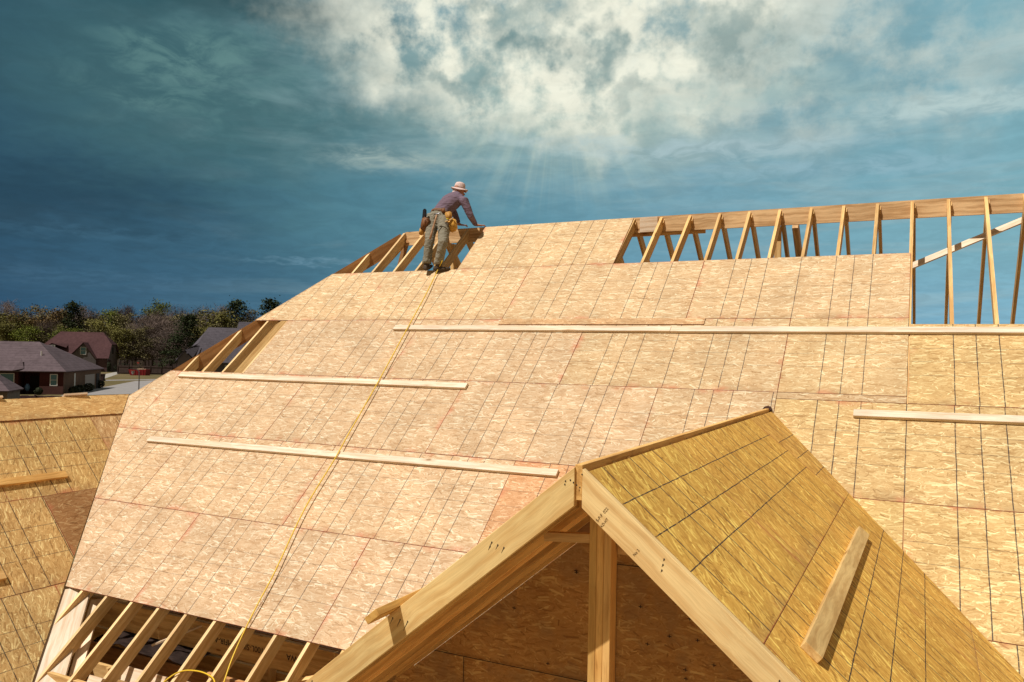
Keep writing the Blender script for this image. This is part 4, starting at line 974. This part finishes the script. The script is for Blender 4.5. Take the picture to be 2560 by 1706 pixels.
def tree_meshes(kind, seed):
    rr = random.Random(seed); h = 18.
    bm = bmesh.new(); trunk_top = h*(.95 if kind == 'pine' else .62)
    lean = V((rr.uniform(-.6, .6), rr.uniform(-.6, .6), 0))
    tube_bm(bm, [V((0,0,0)), lean*.3 + UZ*trunk_top*.4, lean*.7 + UZ*trunk_top*.75, lean + UZ*trunk_top], [.26, .20, .13, .05], 7)
    tips = []
    nb = 26 if kind != 'pine' else 34
    for i in range(nb):
        zf = rr.uniform(.25, 1.) if kind != 'pine' else .22 + .76*i/nb
        base = lean*zf + UZ*trunk_top*zf; ang = i*2.4 + rr.uniform(-.5, .5)
        if kind == 'pine': L = (1.02-zf)*4.6 + .5; el = rr.uniform(-.15, .25)
        else: L = rr.uniform(2.6, 5.4)*(1.1-.35*zf); el = rr.uniform(.35, 1.15) if zf > .4 else rr.uniform(.1, .6)
        d = V((math.cos(ang)*math.cos(el), math.sin(ang)*math.cos(el), math.sin(el)))
        mid = base + d*L*.5 + UZ*L*.06; tip = base + d*L + UZ*L*(.16 if kind != 'pine' else -.03)
        if kind != 'pine': tip.z = min(tip.z, h*rr.uniform(.86, 1.0))
        tube_bm(bm, [base, mid, tip], [.09, .05, .02], 5); tips += [(tip, 1.), (mid, .8)]
        if kind != 'pine':
            for q in range(2):
                d2 = (d + V((rr.uniform(-.8, .8), rr.uniform(-.8, .8), rr.uniform(-.1, .7)))).normalized(); t2 = mid + d2*L*.45; tube_bm(bm, [mid, t2], [.04, .015], 4); tips.append((t2, .9))
    trunk = bpy.data.meshes.new('trunk'); bmesh.ops.recalc_face_normals(bm, faces=bm.faces); bm.to_mesh(trunk); bm.free(); trunk.materials.append(BARK)
    verts = []; faces = []
    per = {'pine': 90, 'bare': 48}.get(kind, 52)
    for tip, wgt in tips:
        rad = rr.uniform(.8, 1.7)*(.8 if kind == 'pine' else 1.)
        for i in range(int(per*wgt*rr.uniform(.5, 1.3))):
            o = V((rr.gauss(0, 1), rr.gauss(0, 1), rr.gauss(0, .75)))*rad*.55; c = tip + o
            if kind == 'bare':
                d = (V((rr.uniform(-1, 1), rr.uniform(-1, 1), rr.uniform(.1, 1.6)))).normalized(); s_ = d.orthogonal().normalized()*.030; L = rr.uniform(.5, 1.3)
                q = [c-s_, c+s_, c+d*L]
            else:
                sz = rr.uniform(.10, .24)*(1.05 if kind == 'pine' else 1.); n = V((rr.gauss(0,1), rr.gauss(0,1), rr.gauss(0,1)+.5)).normalized(); a_ = n.orthogonal().normalized(); a_ = (Matrix.Rotation(rr.random()*6.28, 3, n) @ a_); b_ = n.cross(a_)
                q = [c+a_*sz, c+b_*sz*.7, c-a_*sz, c-b_*sz*.7]
            k = len(verts); verts += [tuple(v_) for v_ in q]; faces.append(tuple(range(k, k+len(q))))
    cr = bpy.data.meshes.new('crown'); cr.from_pydata(verts, [], faces); cr.materials.append(LEAF[kind]); return trunk, cr
TM = {k: [tree_meshes(k, 11+i*7+len(k)) for i in range(nn)] for k, nn in (('yellow', 2), ('olive', 2), ('bright', 2), ('bare', 3), ('rust', 2), ('pine', 2))}
# olive and bright trees get some bare twigs mixed through their crowns by standing among bare ones
KN = dict(yellow=('yellow-green budding', 'deciduous_tree'), olive=('olive brown budding', 'deciduous_tree'), bright=('fresh bright green', 'deciduous_tree'), bare=('bare grey-brown', 'bare_tree'), rust=('rusty orange budding', 'deciduous_tree'), pine=('dark evergreen', 'pine_tree'))
def region(x):
    if x < 115: return 'far left above grey roof'
    if x < 265: return 'behind the red-roofed house'
    if x < 345: return 'right of the red-roofed house'
    if x < 450: return 'behind the dumpster fence'
    if x < 590: return 'behind the charcoal-roofed house'
    return 'beside the sheathed hip'
def tree(kind, px, depth, h, wsc=1., zoff=0.):
    rr = random.Random(int(px*7+depth)); tr, cr = rr.choice(TM[kind]); loc = at_depth(px, depth); h = h*(1.06 if depth > 220 else 1.03); s_ = h/18.
    o = bpy.data.objects.new(KN[kind][1], None); COL.objects.link(o); o.location = loc; o.rotation_euler = (0, 0, rr.random()*6.28); o.scale = (s_*wsc, s_*wsc, s_)
    row = 'in front row' if depth < 212 else ('in middle row' if depth < 245 else 'in back row')
    if h > 21: row = 'tallest ' + row
    tag(o, f'{KN[kind][0]} tree {row}, {region(px)}', 'tree', 'trees of the distant wood')
    for nm, me in (('trunk', tr), ('crown', cr)):
        c = bpy.data.objects.new(nm, me); COL.objects.link(c); c.parent = o
    return o
TR = [ # kind, px, depth, height, width
 ('bare',8,250,21.5,1.1),('olive',-15,235,18,1.2),('olive',68,262,21.5,.9),('yellow',30,225,17,1.3),('rust',62,228,18,1.3),('bare',100,248,20,1.1),('olive',115,232,19,1.3),('rust',140,226,18.5,1.3),('bare',150,255,20.5,1.),
 ('bare',190,246,20.5,1.1),('pine',188,226,18.5,1.1),('olive',172,238,18,1.2),('bare',205,238,19.5,1.2),('bare',222,250,20,1.),('olive',235,236,18.5,1.2),('yellow',262,222,16,1.3),('bright',290,240,20.2,.9),
 ('olive',275,238,18.5,1.2),('bare',300,248,19.5,1.1),('olive',325,225,17.5,1.25),('bare',315,240,20,.9),('bare',345,240,18.5,1.2),('yellow',318,206,13,1.4),('bright',385,250,24,.85),('bare',372,232,19.5,1.2),('bare',405,240,20.5,1.2),('bare',395,222,17.5,1.2),('bare',425,244,20.5,1.1),
 ('olive',440,236,18,1.2),('bare',462,255,20.5,.9),('bare',455,226,17.,1.2),('olive',480,238,19,1.2),('bare',505,250,21.5,1.1),('bare',520,244,21,1.1),('yellow',540,232,19.5,1.5),('bare',560,250,21.,1.1),('olive',565,240,20,1.2),
 ('pine',592,245,21,1.3),('olive',610,232,17,1.2),('bare',625,246,20.5,1.1),('olive',640,238,19.5,1.3),('pine',675,236,20.8,1.35),('bright',688,224,17.5,1.1),('bare',705,240,20,1.2),('olive',700,250,19,1.2),
 ('bright',45,206,12.,1.3),('bright',75,203,13,1.2),('yellow',15,205,14,1.3),('olive',100,204,12.5,1.3),('bright',160,206,13,1.2),('olive',130,208,13.5,1.3),('bare',120,206,14,1.3),('yellow',185,202,11,1.2),
 ('bare',340,207,13.5,1.3),('olive',365,204,13,1.3),('bare',385,206,14,1.3),('bare',410,203,13,1.2),('bare',430,208,14.5,1.3),('yellow',300,203,12.5,1.2),('yellow',500,206,14,1.3),('olive',522,206,14.5,1.3),('bare',470,206,13.5,1.3),('olive',210,204,12.5,1.3),('bare',245,206,13,1.3)]
for a_ in TR: tree(*a_)
pt = tree('pine', 462, 160, 13., 1.5); pt['label'] = 'broad dark pine standing left of the charcoal-roofed house'
# undergrowth and thin trunks of the wood read as one mass
rr = random.Random(77); verts = []; faces = []
for i in range(30000):
    px = rr.uniform(-60, 760); dp = rr.uniform(214, 275); z = GZ + abs(rr.gauss(0, 4.2)); c = at_depth(px, dp, z); sz = rr.uniform(.12, .38)
    n = V((rr.gauss(0,1), rr.gauss(0,1), rr.gauss(0,1))).normalized(); a_ = n.orthogonal().normalized(); b_ = n.cross(a_); k = len(verts)
    verts += [tuple(c+a_*sz), tuple(c+b_*sz*.7), tuple(c-a_*sz), tuple(c-b_*sz*.7)]; faces.append((k, k+1, k+2, k+3))
for i in range(520):
    px = rr.uniform(-60, 760); dp = rr.uniform(208, 270); c = at_depth(px, dp); h_ = rr.uniform(7, 14); w_ = rr.uniform(.05, .13); k = len(verts); l_ = V((rr.uniform(-.5, .5), rr.uniform(-.5, .5), h_))
    for (dx, dy) in ((-w_, 0), (w_, 0), (0, w_)): verts.append(tuple(c + V((dx, dy, 0)))); 
    verts.append(tuple(c+l_)); faces += [(k, k+1, k+3), (k+1, k+2, k+3), (k+2, k, k+3)]
me = bpy.data.meshes.new('undergrowth'); me.from_pydata(verts, [], faces)
ug = add_obj('undergrowth', me, leaf_mat('undergrowth_leaf', (.06, .050, .032), (.11, .085, .055))); tag(ug, 'brown undergrowth and thin saplings filling the distant wood', 'undergrowth', kind='stuff')
bm = bmesh.new()
P = [at_depth(px, 276, GZ) for px in range(-400, 1400, 60)]; Q = [bm.verts.new(p) for p in P]; Q2 = [bm.verts.new(p + UZ*(9.5 + 2.5*mnoise.noise(p*.05)) + aw*18) for p in P]; Q3 = [bm.verts.new(p + aw*120) for p in P]
for i in range(len(P)-1): bm.faces.new((Q[i], Q[i+1], Q2[i+1], Q2[i])); bm.faces.new((Q2[i], Q2[i+1], Q3[i+1], Q3[i]))
fl = bm_to('hills', bm, plain('wooded_rise', (.028, .024, .016), var=.5, scale=.4), smooth=True); tag(fl, kind='structure')
# bushes
BUSH = leaf_mat('bush_leaf', (.012, .016, .009), (.03, .035, .018))
def bush(label, p, r_, h_):
    rr = random.Random(int(p.x*10)); vs_, fs_ = [], []
    for i in range(420):
        d = V((rr.gauss(0,1), rr.gauss(0,1), rr.gauss(0,1))).normalized(); c = V((d.x*r_*rr.uniform(.75,1.02), d.y*r_*rr.uniform(.75,1.02), h_/2 + d.z*h_/2*rr.uniform(.75,1.02))); sz = rr.uniform(.06, .13); a_ = (d + V((rr.uniform(-.6,.6), rr.uniform(-.6,.6), rr.uniform(-.6,.6)))).orthogonal().normalized(); b_ = d.cross(a_)
        k = len(vs_); vs_ += [tuple(c+a_*sz), tuple(c+b_*sz), tuple(c-a_*sz), tuple(c-b_*sz)]; fs_.append((k,k+1,k+2,k+3))
    me = bpy.data.meshes.new('bush'); me.from_pydata(vs_, [], fs_); o = add_obj('bush', me, BUSH, Matrix.Translation(p)); tag(o, label, 'bush', 'bushes round the brick house')
bush('round dark bush at the far corner of the brick house', on_ground(248, 971), .75, 1.2)
bush('dark bush below the white side window', C1 + SD*3.2 + FD*.9, .8, 1.1); bush('dark bush left of the garage door', C1 + SD*8.0 + FD*.9, .8, 1.1); bush('wide dark bush at the near corner of the brick house', C1 + SD*1.0 + FD*1.0, .7, 1.0)
bush('low dark bush by the porch brickwork', C1 - FD*2.4 - SD*.9, .5, .9); bush('bushy dark shrub left of the blue urn', C1 - FD*5.8 - SD*1.0, .9, 1.1)
bush('dark shrubs beside the side wall of the red-roofed house', at_depth(308, 182), 2.2, 2.4)
bush('slim green shrub at the garage of the red-roofed house', C2 + FD*.6 - SD*.6, .5, 2.6)

# ------------------------------------------------------------------ sky and sun
w = bpy.data.worlds.new('World'); S.world = w; w.cycles.sampling_method = 'MANUAL'; w.cycles.sample_map_resolution = 256; w.use_nodes = True; t = NT(w.node_tree); t.n.clear()
LD = V((.26, .44, -.86)).normalized()
gen = t.node('ShaderNodeTexCoord').outputs['Generated']; dirn = t.vmath('NORMALIZE', gen)
dx, dy, dz = t.sep(dirn)
az = t.math('MULTIPLY', t.math('ARCTAN2', dx, dy), 180/math.pi); el = t.math('MULTIPLY', t.math('ARCSINE', dz), 180/math.pi)
sky = t.node('ShaderNodeTexSky', sky_type='NISHITA'); sky.sun_disc = False; sky.sun_elevation = R(59.3); sky.sun_rotation = R(210.6)
# clouds lie on a high layer: project the direction on it
den = t.math('ADD', t.math('MAXIMUM', dz, 0.), .16)
cp = t.comb(t.math('DIVIDE', dx, den), t.math('DIVIDE', dy, den), 0.)
def azel(px, py):
    d = ray(px, py); return math.degrees(math.atan2(d.x, d.y)), math.degrees(math.asin(d.z))
wn = t.noise(cp, 2.3, 3., .6, out=1); ws = t.sep(t.vmath('SUBTRACT', wn, (.5, .5, .5)))
wn2 = t.noise(cp, 7.5, 3., .65, out=1); ws2 = t.sep(t.vmath('SUBTRACT', wn2, (.5, .5, .5)))
azw = t.math('ADD', az, t.math('ADD', t.math('MULTIPLY', ws[0], 13.), t.math('MULTIPLY', ws2[0], 6.)))
elw = t.math('ADD', el, t.math('ADD', t.math('MULTIPLY', ws[1], 7.), t.math('MULTIPLY', ws2[1], 3.5)))
def blob(px, py, rx, ry, soft=1., a_=azw, e_=elw):
    a0, e0 = azel(px, py); k = 35.2
    u = t.math('DIVIDE', t.math('SUBTRACT', a_, a0), rx/k); v = t.math('DIVIDE', t.math('SUBTRACT', e_, e0), ry/k)
    r2 = t.math('SQRT', t.math('ADD', t.math('MULTIPLY', u, u), t.math('MULTIPLY', v, v)))
    return t.maprange(r2, 1., 1.-soft, 0., 1.)
n1 = t.noise(cp, 3.2, 6., .62, .4); n2 = t.noise(t.mapping(cp, scale=(1, 1, 1), loc=(3, 1, 0)), 9., 5., .62, .6)
nst = t.noise(t.comb(t.math('MULTIPLY', az, .05), t.math('MULTIPLY', el, .42), 3.), 1., 5., .6, .8)      # long thin streaks
col = t.ramp(t.maprange(az, azel(-100, 500)[0], azel(2560, 500)[0], 0., 1., False), [(0, lin(36, 74, 98)), (.28, lin(66, 110, 124)), (.45, lin(88, 142, 160)), (.7, lin(112, 160, 178)), (1, lin(126, 176, 188))])
# bluer and darker towards the horizon on the left, paler blue on the right
low = t.maprange(el, 9., 1., 0., 1.)
lowc = t.ramp(t.maprange(az, azel(0, 500)[0], azel(2560, 500)[0], 0., 1., False), [(0, lin(30, 74, 108)), (.3, lin(66, 112, 142)), (.6, lin(98, 150, 184)), (1, lin(128, 180, 206))])
col = t.mix(t.math('MULTIPLY', low, .85), col, lowc)
teal = blob(500, 140, 1000, 420, .8); col = t.mix(t.math('MULTIPLY', teal, .55), col, lin(62, 100, 100))
def lay_(col, mask, c, k): return t.mix(t.math('MULTIPLY', mask, k), col, c)
col = lay_(col, blob(420, 640, 700, 200, .9), lin(46, 88, 116), .4)
col = lay_(col, blob(100, 480, 620, 170, .9), lin(28, 60, 78), .7)
col = lay_(col, blob(620, 10, 430, 100, .8), lin(18, 62, 70), .85)
col = lay_(col, blob(1650, 180, 1250, 420, .95, az, el), lin(128, 164, 170), .60)
col = lay_(col, blob(700, 230, 700, 260, .95, az, el), lin(76, 116, 118), .45)
col = lay_(col, blob(1020, 560, 560, 210, .95, az, el), lin(84, 132, 148), .5)
stm = t.maprange(nst, .47, .68)
col = lay_(col, t.math('MULTIPLY', stm, t.maprange(az, azel(300, 500)[0], azel(1300, 500)[0], .03, .9)), lin(160, 186, 190), .42)
soft1 = t.maprange(n1, .42, .66)
col = lay_(col, t.math('MULTIPLY', soft1, blob(1500, 200, 1300, 420, .9)), lin(150, 182, 184), .6)
col = lay_(col, t.math('MULTIPLY', blob(480, 170, 320, 110, .9), t.maprange(n2, .4, .65)), lin(104, 142, 138), .6)
glow = blob(1520, 190, 760, 330, 1.); col = lay_(col, glow, lin(186, 200, 186), .55)
a0_, e0_ = azel(1400, 60)
ang = t.math('ARCTAN2', t.math('SUBTRACT', az, a0_), t.math('SUBTRACT', e0_, el))
rn = t.noise(t.comb(t.math('MULTIPLY', ang, 6.), 0., 0.), 1., 4., .6)
ray_m = t.math('MULTIPLY', t.maprange(rn, .42, .64), blob(1370, 340, 480, 240, .95, az, el)); col = lay_(col, ray_m, lin(190, 208, 192), .36)
col = lay_(col, blob(1360, 260, 560, 230, .95, az, el), lin(160, 186, 176), .40)
n3 = t.noise(dirn, 9., 7., .62); n4 = t.noise(dirn, 24., 4., .6)
puff = t.maprange(t.math('ADD', t.math('MULTIPLY', n3, .62), t.math('MULTIPLY', n4, .38)), .35, .51)
wd_ = t.sep(t.vmath('SUBTRACT', t.noise(dirn, 11., 5., .6, out=1), (.5, .5, .5)))
az3 = t.math('ADD', az, t.math('MULTIPLY', wd_[0], 16.)); el3 = t.math('ADD', el, t.math('MULTIPLY', wd_[1], 10.))
core = blob(1440, 70, 820, 300, .55, az3, el3); col = lay_(col, t.math('MULTIPLY', core, puff), lin(246, 246, 226), 1.)
c2 = blob(2060, 160, 700, 270, .85, az3, el3); col = lay_(col, t.math('MULTIPLY', c2, t.maprange(n3, .40, .62)), lin(206, 216, 206), .75)
for (px, py, rx, ry, k) in ((1310, 105, 150, 75, .85), (1500, 130, 110, 85, .75), (1140, 200, 170, 45, .6), (1880, 110, 190, 110, .7), (1760, 40, 150, 60, .5), (1330, 10, 160, 50, .6), (1560, 250, 120, 35, .4)):
    col = lay_(col, t.math('MULTIPLY', blob(px, py, rx, ry, .8, az3, el3), t.maprange(n4, .34, .56, .5, 1.)), lin(92, 134, 138), k)
for (px, py, rx, ry, k, c) in ((1000, 400, 300, 42, .9, (158, 178, 172)), (1760, 372, 520, 36, .8, (172, 196, 200)), (1400, 352, 260, 26, .75, (176, 198, 198)), (2100, 418, 480, 34, .6, (150, 184, 196)), (2380, 262, 330, 36, .9, (186, 208, 206)), (900, 655, 420, 12, .5, (112, 150, 170)), (300, 700, 500, 26, .15, (84, 122, 148)), (220, 585, 300, 22, .25, (70, 112, 136)), (1880, 232, 460, 56, .6, (170, 192, 186))):
    col = lay_(col, t.math('MULTIPLY', blob(px, py, rx, ry, .9, t.math('ADD', az, t.math('MULTIPLY', ws[0], 8.)), t.math('ADD', el, t.math('MULTIPLY', ws2[1], 2.2))), t.maprange(n2, .36, .6, .3, 1.)), lin(*c), k)
fine = t.maprange(n2, .3, .7, .93, 1.07); col = t.mix(1., col, t.comb(fine, fine, fine), 'MULTIPLY')
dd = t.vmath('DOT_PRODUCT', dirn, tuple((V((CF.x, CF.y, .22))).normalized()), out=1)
col = t.mix(t.maprange(dd, .74, .45, 0., 1.), col, (.22, .175, .12, 1))  # sky outside the view: warm tone added as fill light
bgs = t.node('ShaderNodeBackground'); t.put(bgs.inputs[0], sky.outputs[0]); bgs.inputs[1].default_value = .05
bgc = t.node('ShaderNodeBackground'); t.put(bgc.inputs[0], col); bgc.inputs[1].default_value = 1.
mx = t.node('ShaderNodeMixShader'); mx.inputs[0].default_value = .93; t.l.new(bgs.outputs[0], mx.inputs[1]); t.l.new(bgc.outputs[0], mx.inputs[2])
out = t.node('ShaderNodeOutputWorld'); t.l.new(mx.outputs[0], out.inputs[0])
sun = bpy.data.lights.new('sun', 'SUN'); sun.energy = 4.85; sun.angle = R(.53); sun.color = (1., .94, .86)
so = bpy.data.objects.new('sun', sun); COL.objects.link(so); so.rotation_euler = LD.to_track_quat('-Z', 'Y').to_euler()
S.view_settings.view_transform = 'Standard'; S.view_settings.look = 'None'; S.view_settings.exposure = 0; S.view_settings.gamma = 1
try: S.cycles.max_bounces = 6; S.cycles.diffuse_bounces = 4
except Exception: pass
